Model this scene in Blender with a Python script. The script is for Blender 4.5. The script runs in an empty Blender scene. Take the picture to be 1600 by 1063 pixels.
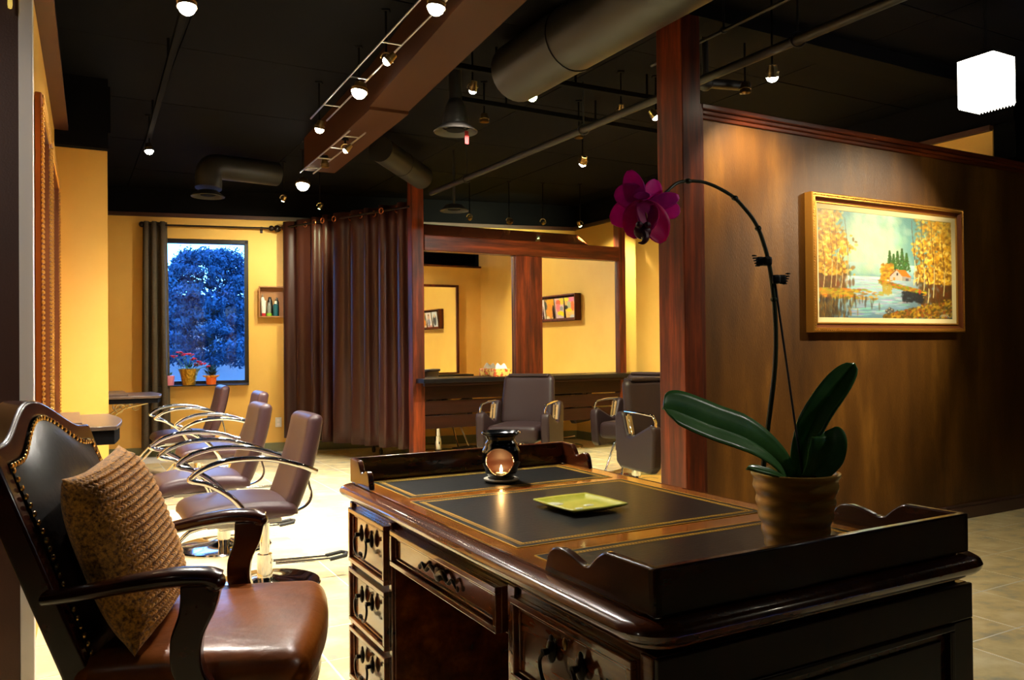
import bpy, math, random
import numpy as np
from mathutils import Vector, Matrix

random.seed(7)
SC = bpy.context.scene
COL = SC.collection
PI = math.pi
A = math.radians(29.0)          # direction of the building's walls
CA, SA = math.cos(A), math.sin(A)

def W(u, v, z=0.0):             # building coordinates -> world
    return Vector((u*CA - v*SA, u*SA + v*CA, z))

# ------------------------------------------------------------------ camera
cam_d = bpy.data.cameras.new('camera')
cam_d.sensor_width = 36.0
cam_d.sensor_fit = 'HORIZONTAL'
cam_d.lens = 36.0*1261.0/1600.0
cam_d.clip_start = 0.05
cam_d.clip_end = 300
cam = bpy.data.objects.new('camera', cam_d)
COL.objects.link(cam)
_p, _r = math.radians(.57), math.radians(.55)
cp, sp, c_, s_ = math.cos(_p), math.sin(_p), math.cos(_r), math.sin(_r)
cam.matrix_world = Matrix(((c_, s_, 0, 0), (s_*sp, -c_*sp, -cp, 0), (-s_*cp, c_*cp, -sp, 1.25), (0, 0, 0, 1)))
SC.camera = cam

# ------------------------------------------------------------------ world: dusk sky
wd = bpy.data.worlds.new('dusk')
SC.world = wd
wd.use_nodes = True
nt = wd.node_tree
nt.nodes.clear()
out = nt.nodes.new('ShaderNodeOutputWorld')
bg = nt.nodes.new('ShaderNodeBackground')
tc = nt.nodes.new('ShaderNodeTexCoord')
sx = nt.nodes.new('ShaderNodeSeparateXYZ')
rmp = nt.nodes.new('ShaderNodeValToRGB')
nz = nt.nodes.new('ShaderNodeTexNoise')
nz.inputs['Scale'].default_value = 3.0
mx = nt.nodes.new('ShaderNodeMixRGB')
mx.blend_type = 'SCREEN'
mx.inputs['Fac'].default_value = .12
nt.links.new(tc.outputs['Generated'], sx.inputs[0])
nt.links.new(tc.outputs['Generated'], nz.inputs['Vector'])
nt.links.new(sx.outputs['Z'], rmp.inputs['Fac'])
e = rmp.color_ramp.elements
e[0].position = 0.0; e[0].color = (.045, .36, 1.0, 1)
e[1].position = 0.9; e[1].color = (.01, .10, .60, 1)
e2 = rmp.color_ramp.elements.new(.18); e2.color = (.045, .36, 1.0, 1)
nt.links.new(rmp.outputs['Color'], mx.inputs['Color1'])
nt.links.new(nz.outputs['Fac'], mx.inputs['Color2'])
nt.links.new(mx.outputs['Color'], bg.inputs['Color'])
bg.inputs['Strength'].default_value = 10.0
nt.links.new(bg.outputs[0], out.inputs['Surface'])

SC.view_settings.view_transform = 'Standard'
SC.view_settings.look = 'None'
SC.view_settings.gamma = 1.0
SC.view_settings.use_curve_mapping = False
SC.view_settings.exposure = 0.22
LIGHT = 1.4                     # one dial for all lamps of the room

# ------------------------------------------------------------------ materials
def S(r, g, b):                 # 0..255 display colour -> linear
    f = lambda c: (c/255.0/12.92) if c/255.0 <= .04045 else ((c/255.0+.055)/1.055)**2.4
    return (f(r), f(g), f(b), 1.0)

def mat(name, col, rough=.5, metal=0.0, spec=.5, bump=None, mix=None, coat=0.0, emit=None, stretch=(1, 1, 1), trans=0.0, sheen=0.0, coatr=.08):
    """principled; mix=(colour2, scale, lo, hi) mottles, bump=(scale, strength, distance)"""
    m = bpy.data.materials.new(name)
    m.use_nodes = True
    n = m.node_tree
    b = n.nodes['Principled BSDF']
    b.inputs['Base Color'].default_value = col
    b.inputs['Roughness'].default_value = rough
    b.inputs['Metallic'].default_value = metal
    b.inputs['Specular IOR Level'].default_value = spec
    if coat:
        b.inputs['Coat Weight'].default_value = coat
        b.inputs['Coat Roughness'].default_value = coatr
    if sheen:
        b.inputs['Sheen Weight'].default_value = sheen
    if trans:
        b.inputs['Transmission Weight'].default_value = trans
    if emit:
        b.inputs['Emission Color'].default_value = emit[0]
        b.inputs['Emission Strength'].default_value = emit[1]
    t = n.nodes.new('ShaderNodeTexCoord')
    mp = n.nodes.new('ShaderNodeMapping')
    mp.inputs['Scale'].default_value = stretch
    n.links.new(t.outputs['Object'], mp.inputs['Vector'])
    if mix:
        z = n.nodes.new('ShaderNodeTexNoise')
        z.inputs['Scale'].default_value = mix[1]
        z.inputs['Detail'].default_value = 6
        z.inputs['Roughness'].default_value = .6
        n.links.new(mp.outputs[0], z.inputs['Vector'])
        r = n.nodes.new('ShaderNodeValToRGB')
        r.color_ramp.elements[0].position = mix[2]
        r.color_ramp.elements[1].position = mix[3]
        r.color_ramp.elements[0].color = col
        r.color_ramp.elements[1].color = mix[0]
        if len(mix) > 4:
            q = r.color_ramp.elements.new((mix[2]+mix[3])/2)
            q.color = mix[4]
        n.links.new(z.outputs['Fac'], r.inputs['Fac'])
        n.links.new(r.outputs['Color'], b.inputs['Base Color'])
    if bump:
        z2 = n.nodes.new('ShaderNodeTexNoise')
        z2.inputs['Scale'].default_value = bump[0]
        z2.inputs['Detail'].default_value = 4
        n.links.new(mp.outputs[0], z2.inputs['Vector'])
        bp = n.nodes.new('ShaderNodeBump')
        bp.inputs['Strength'].default_value = bump[1]
        bp.inputs['Distance'].default_value = bump[2]
        n.links.new(z2.outputs['Fac'], bp.inputs['Height'])
        n.links.new(bp.outputs[0], b.inputs['Normal'])
    return m

def attr_mat(name, rough=.5, coat=0.0, bump=0.0):
    m = bpy.data.materials.new(name)
    m.use_nodes = True
    n = m.node_tree
    b = n.nodes['Principled BSDF']
    b.inputs['Roughness'].default_value = rough
    if coat:
        b.inputs['Coat Weight'].default_value = coat
        b.inputs['Coat Roughness'].default_value = .2
    a = n.nodes.new('ShaderNodeAttribute')
    a.attribute_name = 'Col'
    n.links.new(a.outputs['Color'], b.inputs['Base Color'])
    if bump:
        z2 = n.nodes.new('ShaderNodeTexNoise')
        z2.inputs['Scale'].default_value = 90
        t = n.nodes.new('ShaderNodeTexCoord')
        n.links.new(t.outputs['Object'], z2.inputs['Vector'])
        bp = n.nodes.new('ShaderNodeBump')
        bp.inputs['Strength'].default_value = bump
        bp.inputs['Distance'].default_value = .003
        n.links.new(z2.outputs['Fac'], bp.inputs['Height'])
        n.links.new(bp.outputs[0], b.inputs['Normal'])
    return m

M = {}
M['yellow'] = mat('yellow_paint', S(216, 164, 72), .55, mix=(S(226, 178, 86), 1.5, .3, .75), bump=(160, .12, .002))
M['faux'] = mat('bronze_faux_plaster', S(56, 32, 6), .42, mix=(S(146, 98, 34), 2.8, .28, .78, S(92, 57, 14)), bump=(230, .45, .004), stretch=(1, 1, .2), spec=.35)  # plaster mottling; its upright streaks also paint in streaks of lamplight
M['black_ceiling'] = mat('black_ceiling_paint', S(11, 10, 13), .8, mix=(S(15, 14, 15), 2, .3, .7), spec=.03)
M['black_matt'] = mat('black_matt', S(12, 11, 12), .8, spec=.04)
M['post'] = mat('red_brown_stained_wood', S(44, 15, 4), .45, mix=(S(122, 50, 13), 3.0, .3, .72, S(80, 30, 8)), stretch=(7, 7, .6), spec=.22)
M['beam'] = mat('red_brown_stained_beam', S(46, 16, 4), .38, mix=(S(124, 54, 14), 3.0, .3, .72, S(82, 32, 8)), stretch=(.6, 7, 7), spec=.25)
M['cornice'] = mat('brown_cornice', S(62, 27, 9), .5)
M['dark_slat'] = mat('dark_stained_board', S(26, 10, 4), .4, mix=(S(44, 18, 7), 3, .3, .7), stretch=(.6, 6, 6), spec=.15)
M['counter'] = mat('black_brown_laminate', S(14, 12, 12), .3, spec=.2)
M['shelf'] = mat('dark_wenge_shelf', S(58, 46, 40), .3, mix=(S(78, 62, 52), 3, .3, .7), stretch=(6, .6, 6))
M['baseg'] = mat('grey_green_baseboard', S(104, 106, 72), .5)
M['baseb'] = mat('brown_baseboard', S(80, 50, 42), .4)
M['tile'] = mat('slate_look_tile', S(166, 166, 152), .36, mix=(S(246, 232, 188), 5.0, .28, .68, S(226, 206, 148)), bump=(14, .25, .004), stretch=(1, 1.3, 1))
M['grout'] = mat('pale_grout', S(240, 238, 228), .8)
M['mirror'] = mat('mirror_glass', (.92, .93, .92, 1), .015, metal=1.0)
M['chrome'] = mat('polished_chrome', (.78, .79, .82, 1), .07, metal=1.0)
M['steel'] = mat('brushed_steel', (.55, .55, .56, 1), .3, metal=1.0)
M['vinyl'] = mat('brown_plum_vinyl', S(60, 38, 40), .42, bump=(120, .15, .002), spec=.32)
M['vinylA'] = mat('dark_brown_vinyl', S(34, 21, 22), .46, bump=(120, .15, .002), spec=.22)
M['gold_wood'] = mat('honey_wood_arm_inlay', S(120, 92, 52), .4)
M['black_rubber'] = mat('black_rubber', S(22, 22, 22), .55)
M['curtain_brown'] = mat('brown_satin_curtain', S(50, 19, 13), .45, bump=(400, .3, .001), stretch=(1, 1, .3), spec=.35)
M['curtain_grey'] = mat('grey_linen_curtain', S(70, 58, 42), .8, mix=(S(86, 72, 52), 60, .3, .7), bump=(300, .4, .001))
M['rod'] = mat('dark_bronze_rod', S(34, 22, 20), .3, metal=.6)
M['grommet'] = mat('copper_grommet', S(180, 100, 60), .3, metal=.8)
M['winframe'] = mat('black_window_frame', S(18, 16, 18), .4)
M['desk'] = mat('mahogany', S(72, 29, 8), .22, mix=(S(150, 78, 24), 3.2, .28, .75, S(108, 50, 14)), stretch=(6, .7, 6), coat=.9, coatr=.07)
M['deskend_shaded'] = mat('mahogany_panel_shaded', S(26, 10, 4), .28, mix=(S(48, 20, 8), 3.2, .28, .75), stretch=(6, 6, .7), coat=.35, coatr=.12, spec=.35)  # darker copy of the mahogany: shade on the end panels put into the colour
M['gallery'] = mat('mahogany_gallery_shaded', S(36, 13, 5), .25, mix=(S(78, 33, 11), 3.2, .28, .75), stretch=(2, 2, 6), coat=.6, coatr=.08, spec=.35)  # mahogany again, with the shade on the gallery rails painted into its tone
M['burl'] = mat('honey_burl_veneer', S(124, 66, 18), .2, mix=(S(206, 132, 44), 5, .25, .75, S(170, 98, 28)), coat=.9, coatr=.06)
M['leather'] = mat('black_green_leather', S(10, 10, 9), .34, bump=(90, .22, .003), spec=.3, mix=(S(18, 16, 12), 12, .3, .7), coat=.05, coatr=.12)
M['tooling'] = mat('gold_tooling', S(226, 176, 56), .4, metal=.35)
M['brass'] = mat('antique_brass', S(120, 92, 50), .35, metal=.9)
M['nail'] = mat('brass_nailhead', S(178, 138, 78), .25, metal=1.0)
M['bronze_pull'] = mat('dark_bronze_pull', S(30, 22, 16), .35, metal=.7)
M['chairwood'] = mat('dark_cherry_wood', S(30, 9, 4), .24, mix=(S(62, 22, 9), 3, .3, .72), stretch=(5, 5, 5), coat=.5, coatr=.08, spec=.35)
M['backleather'] = mat('black_upholstery_leather', S(26, 24, 25), .33, bump=(45, .25, .004), spec=.6)
M['seatleather'] = mat('chestnut_seat_leather', S(84, 37, 5), .33, mix=(S(152, 80, 16), 4, .3, .8), bump=(20, .4, .008), spec=.45, coat=.12, coatr=.2)
M['knit'] = mat('mustard_chenille', S(96, 54, 10), .85, mix=(S(220, 152, 52), 110, .35, .62), bump=(420, .6, .003), sheen=.3)
M['ceramic_black'] = mat('black_glazed_ceramic', S(14, 16, 18), .18, coat=.6)
M['terracotta_in'] = mat('brown_glaze_inside', S(60, 25, 12), .5)
M['white'] = mat('white_ceramic', S(225, 220, 200), .3)
M['wax'] = mat('tealight_wax', S(250, 220, 150), .4, emit=((1, .55, .15, 1), 2.5))
M['flame'] = mat('flame', (1, .6, .2, 1), .5, emit=((1, .55, .16, 1), 90))
M['plate'] = mat('lime_green_glazed_plate', S(176, 180, 34), .3, mix=(S(214, 206, 84), 14, .35, .7), coat=.4)
M['plate_white'] = mat('white_petal_decor', S(230, 232, 205), .3, coat=.3)
M['pot'] = mat('bronze_gold_glazed_pot', S(160, 112, 32), .30, metal=.25, mix=(S(238, 190, 96), 7, .3, .8), coat=.4, stretch=(1, 1, 3))
M['leaf'] = mat('orchid_leaf', S(54, 108, 42), .32, mix=(S(98, 150, 84), 6, .3, .7), spec=.5, coat=.15)
M['stem'] = mat('orchid_stem', S(42, 52, 20), .45)
M['petal'] = mat('magenta_petal', S(216, 24, 178), .5, mix=(S(232, 48, 196), 30, .3, .7), stretch=(1, 1, 1))
M['petal_dark'] = mat('crimson_petal', S(204, 16, 124), .5, mix=(S(220, 30, 150), 30, .3, .7))
M['lip'] = mat('dark_wine_lip', S(76, 6, 34), .4)
for _k, _f in (('petal', .5), ('petal_dark', .5), ('leaf', .25)):
    _n = M[_k].node_tree; _b = _n.nodes['Principled BSDF']; _o = _n.nodes['Material Output']
    _t = _n.nodes.new('ShaderNodeBsdfTranslucent'); _m = _n.nodes.new('ShaderNodeMixShader'); _m.inputs[0].default_value = _f
    _src = _b.inputs['Base Color'].links[0].from_socket
    _n.links.new(_src, _t.inputs['Color']); _n.links.new(_b.outputs[0], _m.inputs[1]); _n.links.new(_t.outputs[0], _m.inputs[2]); _n.links.new(_m.outputs[0], _o.inputs['Surface'])
M['throat'] = mat('orange_throat', S(196, 84, 30), .5)
M['bark'] = mat('potting_bark', S(52, 34, 22), .9, bump=(60, 1, .01))
M['gilt'] = mat('gilded_frame', S(206, 146, 60), .32, metal=.75, bump=(120, .3, .002))
M['gilt_dark'] = mat('dark_red_gilt_cove', S(120, 62, 22), .4, metal=.5)
M['liner'] = mat('cream_linen_liner', S(214, 196, 140), .7)
M['canvas'] = attr_mat('oil_paint', .42, .25, .35)
M['print'] = attr_mat('magazine_print', .35)
M['glow'] = mat('lamp_glow', (1, .9, .7, 1), .5, emit=((1, .90, .68, 1), 60))
M['glow_green'] = mat('lamp_glow_greenish', (.9, 1, .5, 1), .5, emit=((.86, 1.0, .42, 1), 40))
M['crystal_glow'] = mat('lit_crystal', (1, 1, .96, 1), .2, emit=((1, .95, .80, 1), 7))
M['lamp_brass'] = mat('lamp_housing_metal', S(150, 124, 78), .3, metal=1.0)
M['duct'] = mat('black_painted_duct', S(28, 25, 22), .48, spec=.3)
M['beamdrop'] = mat('taupe_painted_bulkhead', S(54, 29, 12), .6, spec=.08)
M['cream_edge'] = mat('pale_panel_edge', S(236, 224, 214), .45)
M['brown_wall'] = mat('dark_brown_wall', S(60, 27, 7), .55, mix=(S(72, 34, 10), 3, .3, .7), bump=(150, .2, .003))
M['gold_bead'] = mat('gold_bead', S(200, 150, 70), .3, metal=.8)
M['white_plastic'] = mat('white_plastic', S(220, 214, 200), .35)
M['silver_scroll'] = mat('aged_silver_scroll', S(190, 170, 120), .3, metal=.7)

# ------------------------------------------------------------------ mesh builder
class MB:
    def __init__(self):
        self.v, self.f = [], []
    def add(self, vs, fs, m=None):
        k = len(self.v)
        for p in vs:
            p = Vector(p)
            self.v.append(tuple(m @ p) if m is not None else tuple(p))
        self.f += [tuple(i+k for i in q) for q in fs]
        return self
    def box(self, c, s, m=None):
        x, y, z = c; a, b, d = s[0]/2, s[1]/2, s[2]/2
        vs = [(x+i*a, y+j*b, z+k*d) for k in (-1, 1) for j in (-1, 1) for i in (-1, 1)]
        return self.add(vs, [(0, 2, 3, 1), (4, 5, 7, 6), (0, 1, 5, 4), (2, 6, 7, 3), (0, 4, 6, 2), (1, 3, 7, 5)], m)
    def bx(self, x0, x1, y0, y1, z0, z1, m=None):
        return self.box(((x0+x1)/2, (y0+y1)/2, (z0+z1)/2), (abs(x1-x0), abs(y1-y0), abs(z1-z0)), m)
    def rbox(self, c, s, r, n=5, m=None, fn=None):
        """rounded box; fn(p) may bend it"""
        hs = [s[0]/2, s[1]/2, s[2]/2]
        vs, fs, idx = [], [], {}
        def cs(h):
            inner = max(h-r, 1e-4)
            t = [-(inner) - r*math.cos(PI/2*i/n*1.0) for i in range(n)]
            mid = [-inner + 2*inner*i/8 for i in range(9)]
            t2 = [-q for q in reversed(t)]
            return t+mid+t2
        L = [cs(h) for h in hs]
        def key(p): return (round(p[0], 6), round(p[1], 6), round(p[2], 6))
        def put(p):
            k = key(p)
            if k not in idx:
                q = [max(-(hs[i]-r), min(hs[i]-r, p[i])) for i in range(3)]
                d = Vector([p[i]-q[i] for i in range(3)])
                if d.length > 1e-9: d = d.normalized()*r
                w = Vector((c[0]+q[0]+d.x, c[1]+q[1]+d.y, c[2]+q[2]+d.z))
                if fn: w = Vector(fn(w))
                idx[k] = len(vs); vs.append(w)
            return idx[k]
        for ax in range(3):
            a1, a2 = (ax+1) % 3, (ax+2) % 3
            for sgn in (-1, 1):
                for i in range(len(L[a1])-1):
                    for j in range(len(L[a2])-1):
                        q = []
                        for (di, dj) in ((0, 0), (1, 0), (1, 1), (0, 1)):
                            p = [0, 0, 0]
                            p[ax] = sgn*hs[ax]; p[a1] = L[a1][i+di]; p[a2] = L[a2][j+dj]
                            q.append(put(p))
                        if len(set(q)) >= 3:
                            q = list(dict.fromkeys(q))
                            fs.append(tuple(q) if sgn > 0 else tuple(reversed(q)))
        return self.add(vs, fs, m)
    def cyl(self, p0, p1, r0, r1=None, n=16, cap=True, m=None):
        r1 = r0 if r1 is None else r1
        p0, p1 = Vector(p0), Vector(p1)
        d = (p1-p0).normalized()
        a = d.orthogonal().normalized(); b = d.cross(a)
        vs = []
        for p, r in ((p0, r0), (p1, r1)):
            for i in range(n):
                t = 2*PI*i/n
                vs.append(p + a*r*math.cos(t) + b*r*math.sin(t))
        fs = [(i, (i+1) % n, n+(i+1) % n, n+i) for i in range(n)]
        if cap: fs += [tuple(reversed(range(n))), tuple(range(n, 2*n))]
        return self.add(vs, fs, m)
    def tube(self, path, r, n=10, m=None, cap=True, flat=1.0, up=None, closed=False):
        P = [Vector(p) for p in path]; k = len(P)
        R = r if isinstance(r, (list, tuple)) else [r]*k
        vs, fs = [], []
        prev = Vector(up).normalized() if up is not None else None
        for i, p in enumerate(P):
            if closed: d = P[(i+1) % k]-P[i-1]
            else: d = P[min(i+1, k-1)]-P[max(i-1, 0)]
            d.normalize()
            if prev is None: prev = d.orthogonal().normalized()
            a = (prev - d*prev.dot(d)).normalized(); prev = a if up is None else prev
            b = d.cross(a)
            for j in range(n):
                t = 2*PI*j/n
                vs.append(p + a*R[i]*math.cos(t)*flat + b*R[i]*math.sin(t))
        for i in range(k if closed else k-1):
            i2 = (i+1) % k
            for j in range(n):
                fs.append((i*n+j, i*n+(j+1) % n, i2*n+(j+1) % n, i2*n+j))
        if cap and not closed:
            fs += [tuple(reversed(range(n))), tuple(range((k-1)*n, k*n))]
        return self.add(vs, fs, m)
    def lathe(self, prof, n=32, c=(0, 0, 0), m=None, rf=None):
        vs, fs = [], []
        for (r, z) in prof:
            for i in range(n):
                t = 2*PI*i/n
                q = r if rf is None else rf(r, t, z)
                vs.append((c[0]+q*math.cos(t), c[1]+q*math.sin(t), c[2]+z))
        for k in range(len(prof)-1):
            for i in range(n):
                fs.append((k*n+i, k*n+(i+1) % n, (k+1)*n+(i+1) % n, (k+1)*n+i))
        if prof[0][0] > 1e-5: pass
        return self.add(vs, fs, m)
    def prism(self, poly, h0, h1, axis='z', m=None):
        """poly in the two other axes; axis y: poly=(x,z); axis x: poly=(y,z); axis z: poly=(x,y)"""
        def P(a, b, h):
            return {'z': (a, b, h), 'y': (a, h, b), 'x': (h, a, b)}[axis]
        n = len(poly)
        vs = [P(a, b, h0) for a, b in poly]+[P(a, b, h1) for a, b in poly]
        fs = [(i, (i+1) % n, n+(i+1) % n, n+i) for i in range(n)]+[tuple(reversed(range(n))), tuple(range(n, 2*n))]
        return self.add(vs, fs, m)
    def grid(self, fn, nu, nv, cu=False, cv=False):
        vs = [fn(i/(nu if cu else nu-1), j/(nv if cv else nv-1)) for i in range(nu) for j in range(nv)]
        fs = []
        for i in range(nu if cu else nu-1):
            for j in range(nv if cv else nv-1):
                i2, j2 = (i+1) % nu, (j+1) % nv
                fs.append((i*nv+j, i2*nv+j, i2*nv+j2, i*nv+j2))
        return self.add(vs, fs)
    def ball(self, c, r, n=10, k=6, sc=(1, 1, 1)):
        return self.grid(lambda a, b: (c[0]+r*sc[0]*math.cos(2*PI*a)*math.sin(PI*b), c[1]+r*sc[1]*math.sin(2*PI*a)*math.sin(PI*b), c[2]+r*sc[2]*math.cos(PI*b)), n, k, cu=True)
    def mesh(self, name, mt, smooth=35):
        me = bpy.data.meshes.new(name)
        me.from_pydata(self.v, [], self.f)
        me.validate()
        me.materials.append(mt)
        import bmesh
        bm = bmesh.new(); bm.from_mesh(me)
        bmesh.ops.recalc_face_normals(bm, faces=bm.faces)
        bm.to_mesh(me); bm.free()
        if smooth:
            me.polygons.foreach_set('use_smooth', [True]*len(me.polygons))
            try:
                me.set_sharp_from_angle(angle=math.radians(smooth))
            except Exception:
                pass
        return me
    def build(self, name, mt, parent=None, smooth=35, bevel=0.0, seg=2, loc=None, rot=None, solid=0.0, sub=0):
        o = bpy.data.objects.new(name, self.mesh(name, mt, smooth))
        COL.objects.link(o)
        if parent is not None: o.parent = parent
        if loc is not None: o.location = loc
        if rot is not None: o.rotation_euler = rot
        if solid:
            q = o.modifiers.new('thickness', 'SOLIDIFY'); q.thickness = solid; q.offset = 0
        if sub:
            q = o.modifiers.new('smooth', 'SUBSURF'); q.levels = sub; q.render_levels = sub
        if bevel:
            q = o.modifiers.new('bevel', 'BEVEL'); q.width = bevel; q.segments = seg
            q.limit_method = 'ANGLE'; q.angle_limit = math.radians(40)
            q.harden_normals = False
        return o

def tag(o, label, cat, group=None):
    o['label'] = label; o['category'] = cat
    if group: o['group'] = group
    return o

def thing(name, label, cat, u, v, z=0.0, rz=0.0, group=None):
    """Empty at a thing's base; rz is measured from the building's own direction"""
    o = bpy.data.objects.new(name, None)
    o.empty_display_size = .1
    COL.objects.link(o)
    o.location = W(u, v, z); o.rotation_euler = (0, 0, A+rz)
    return tag(o, label, cat, group)

def struct(name, mb, mt, smooth=0, bevel=0.0):
    """a piece of the setting, its mesh in building coordinates"""
    o = mb.build(name, mt, None, smooth, bevel)
    o.rotation_euler = (0, 0, A)
    o['kind'] = 'structure'
    return o

def copy_tree(o, parent=None):
    c = o.copy(); COL.objects.link(c)
    if parent is not None:
        c.parent = parent
    for ch in list(o.children):
        copy_tree(ch, c)
    return c

def smoothpath(pts, n=8):
    """Catmull-Rom through the points"""
    P = [Vector(p) for p in pts]
    P = [P[0]*2-P[1]]+P+[P[-1]*2-P[-2]]
    o = []
    for i in range(1, len(P)-2):
        for k in range(n):
            t = k/n
            a, b, c, d = P[i-1], P[i], P[i+1], P[i+2]
            o.append(.5*((2*b)+(c-a)*t+(2*a-5*b+4*c-d)*t*t+(3*b-a-3*c+d)*t**3))
    o.append(P[-2])
    return o

# ================================================================== THE SETTING
CEIL = 3.2
# floor: grout bed with tiles of 39 cm
fl = struct('floor', MB().bx(-3.2, 8.2, -2.6, 11.6, -.10, -.0012), M['grout'])
F_, HC = 1261.0, 1.25
def on_screen(u, v):
    p = W(u, v)
    if p.y < .6: return None
    x = 800+F_*p.x/p.y; y = 541+F_*HC/p.y
    return (x, y) if (-30 < x < 1630 and y < 1090) else None
tiles = []
T = .39
for i in range(-9, 21):
    for j in range(-7, 25):
        u0, v0 = 3.26-.39*8+i*T, 2.04-.39*5+j*T
        uc, vc = u0+T/2, v0+T/2
        if not (-3.1 < uc < 8.1 and -2.5 < vc < 11.3): continue
        if uc < -.15 and vc > 3.5: continue
        if uc > 6.3 and vc > 3.6: continue
        if vc > 10.75-.226*(uc-.9): continue
        s = on_screen(uc, vc)
        a = 0
        if s:
            d = W(uc, vc).length
            a = 1/d**3
            if 500 < s[0] < 1515 and s[1] > 790: a *= .001       # behind the desk
            if s[0] < 420 and s[1] > 930: a *= .01               # behind the armchair
            if 3.0 < uc and vc > 3.4 and s[0] > 1065: a *= .001  # behind the brown wall
        tiles.append((a, u0, v0, vc))
tiles.sort(reverse=True)
tm = MB().bx(.0045, T-.0045, .0045, T-.0045, -.02, 0).mesh('tile', M['tile'], 0)
for k, (a, u0, v0, vc) in enumerate(tiles[:300]):
    o = bpy.data.objects.new('tile', tm); COL.objects.link(o)
    o.parent = fl; o.location = (u0, v0, random.uniform(-.0006, .0006))
mb = MB()
for (a, u0, v0, vc) in tiles[300:]:
    mb.bx(u0+.0045, u0+T-.0045, v0+.0045, v0+T-.0045, -.02, 0)
o = mb.build('tile_remainder', M['tile'], fl, 0); o['kind'] = 'stuff'
# the tile object coordinates repeat, so vary the mottling by each object's place
for mt in (M['tile'],):
    n = mt.node_tree
    g = n.nodes.new('ShaderNodeNewGeometry')
    mpn = [q for q in n.nodes if q.type == 'MAPPING'][0]
    for l in list(mpn.inputs['Vector'].links): n.links.remove(l)
    n.links.new(g.outputs['Position'], mpn.inputs['Vector'])

# ceiling with black panels
ce = struct('ceiling', MB().bx(-3.2, 8.2, -2.6, 11.6, CEIL+.012, CEIL+.2), M['black_matt'])
pm = MB().bx(.004, 1.296, .004, 1.296, 0, .012).mesh('ceiling_panel', M['black_ceiling'], 0)
for i in range(-3, 7):
    for j in range(-2, 9):
        o = bpy.data.objects.new('ceiling_panel', pm); COL.objects.link(o)
        o.parent = ce; o.location = (.65+(i-1)*1.3, 5.53+(j-4)*1.3, CEIL-random.uniform(0, .003))

# left wall (nearly along the building's v direction), with its stepped end
def lw(v): return -.109+.024*(v-4.3)
mb = MB()
mb.prism([(lw(3.3), 3.3), (lw(6.5), 6.5), (-.6, 6.5), (-.6, 3.3)], 0, 2.83)
struct('wall_left', mb, M['yellow'])
struct('wall_left_step', MB().bx(-.6, .275, 6.5, 10.75, 0, 2.70).bx(-.6, .275, 6.62, 10.75, 2.7, 2.86), M['yellow'])
mb = MB().prism([(lw(3.3)-.0, 3.3), (lw(6.5), 6.5), (-.6, 6.5), (-.6, 3.3)], 2.83, CEIL).bx(-.6, .277, 6.42, 6.6, 2.70, CEIL).bx(-.6, .30, 6.6, 10.6, 2.86, CEIL)
struct('wall_left_bulkhead', mb, M['black_ceiling'])
mb = MB().prism([(lw(3.1), 3.1), (lw(3.1)+.075, 3.1), (lw(6.45)+.085, 6.45), (lw(6.45), 6.45)], 2.80, 2.835)
struct('trim_1', mb, M['cornice'])
# back wall, slightly turned, with the window opening
def bw(u): return 10.4-.226*(u-1.19)
BR = math.atan(-.226)
def bframe(u0, v0):             # local frame on the back wall: x along it, y away from the room
    o = Matrix.Translation((u0, v0, 0)) @ Matrix.Rotation(BR, 4, 'Z')
    return o
bm0 = bframe(1.19, 10.4)
cb = math.cos(BR)
def bx_(u): return (u-1.19)/cb  # u on the wall -> local x
wx0, wx1, wz0, wz1 = bx_(.93), bx_(1.975), .855, 2.605
mb = MB()
xa, xb = bx_(.0), bx_(6.6)
mb.bx(xa, wx0, 0, .22, 0, 2.88, bm0).bx(wx1, xb, 0, .22, 0, 2.88, bm0).bx(wx0, wx1, 0, .22, 0, wz0, bm0).bx(wx0, wx1, 0, .22, wz1, 2.88, bm0)
struct('wall_back', mb, M['yellow'])
struct('wall_back_bulkhead', MB().bx(xa, xb, -.02, .22, 2.90, CEIL, bm0), M['black_ceiling'])
struct('trim_2', MB().bx(xa, xb, -.035, .05, 2.855, 2.90, bm0), M['cornice'])
struct('baseboard_back', MB().bx(xa, xb, -.015, .01, 0, .11, bm0).bx(xa, xb, -.022, .01, 0, .03, bm0), M['baseg'])
# right wall of the salon
struct('wall_right', MB().bx(6.15, 6.35, 3.56, 9.7, 0, 2.87), M['yellow'])
struct('wall_right_bulkhead', MB().bx(6.14, 6.4, 3.4, 9.7, 2.90, CEIL), M['black_ceiling'])
struct('trim_3', MB().bx(6.11, 6.2, 3.56, 9.6, 2.86, 2.90), M['cornice'])
struct('baseboard_right', MB().bx(6.135, 6.16, 3.6, 9.4, 0, .11).bx(6.128, 6.16, 3.6, 9.4, 0, .03), M['baseg'])
# brown faux-plaster dividing wall: bronze to the front, yellow to the salon
struct('wall_divider', MB().bx(3.17, 8.2, 3.50, 3.535, 0, 2.60), M['faux'])
struct('wall_divider_rear', MB().bx(3.17, 6.15, 3.535, 3.62, 0, 2.60), M['yellow'])
mb = MB().bx(3.17, 8.2, 3.465, 3.65, 2.60, 2.632).bx(3.17, 8.2, 3.48, 3.51, 2.575, 2.60).bx(3.17, 8.2, 3.488, 3.5, 2.55, 2.575)
struct('trim_4', mb, M['beam'], bevel=.006)
mb = MB().bx(3.25, 8.2, 3.478, 3.5, 0, .085).bx(3.25, 8.2, 3.486, 3.5, .085, .105)
struct('baseboard_divider', mb, M['baseb'], bevel=.004)
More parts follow.
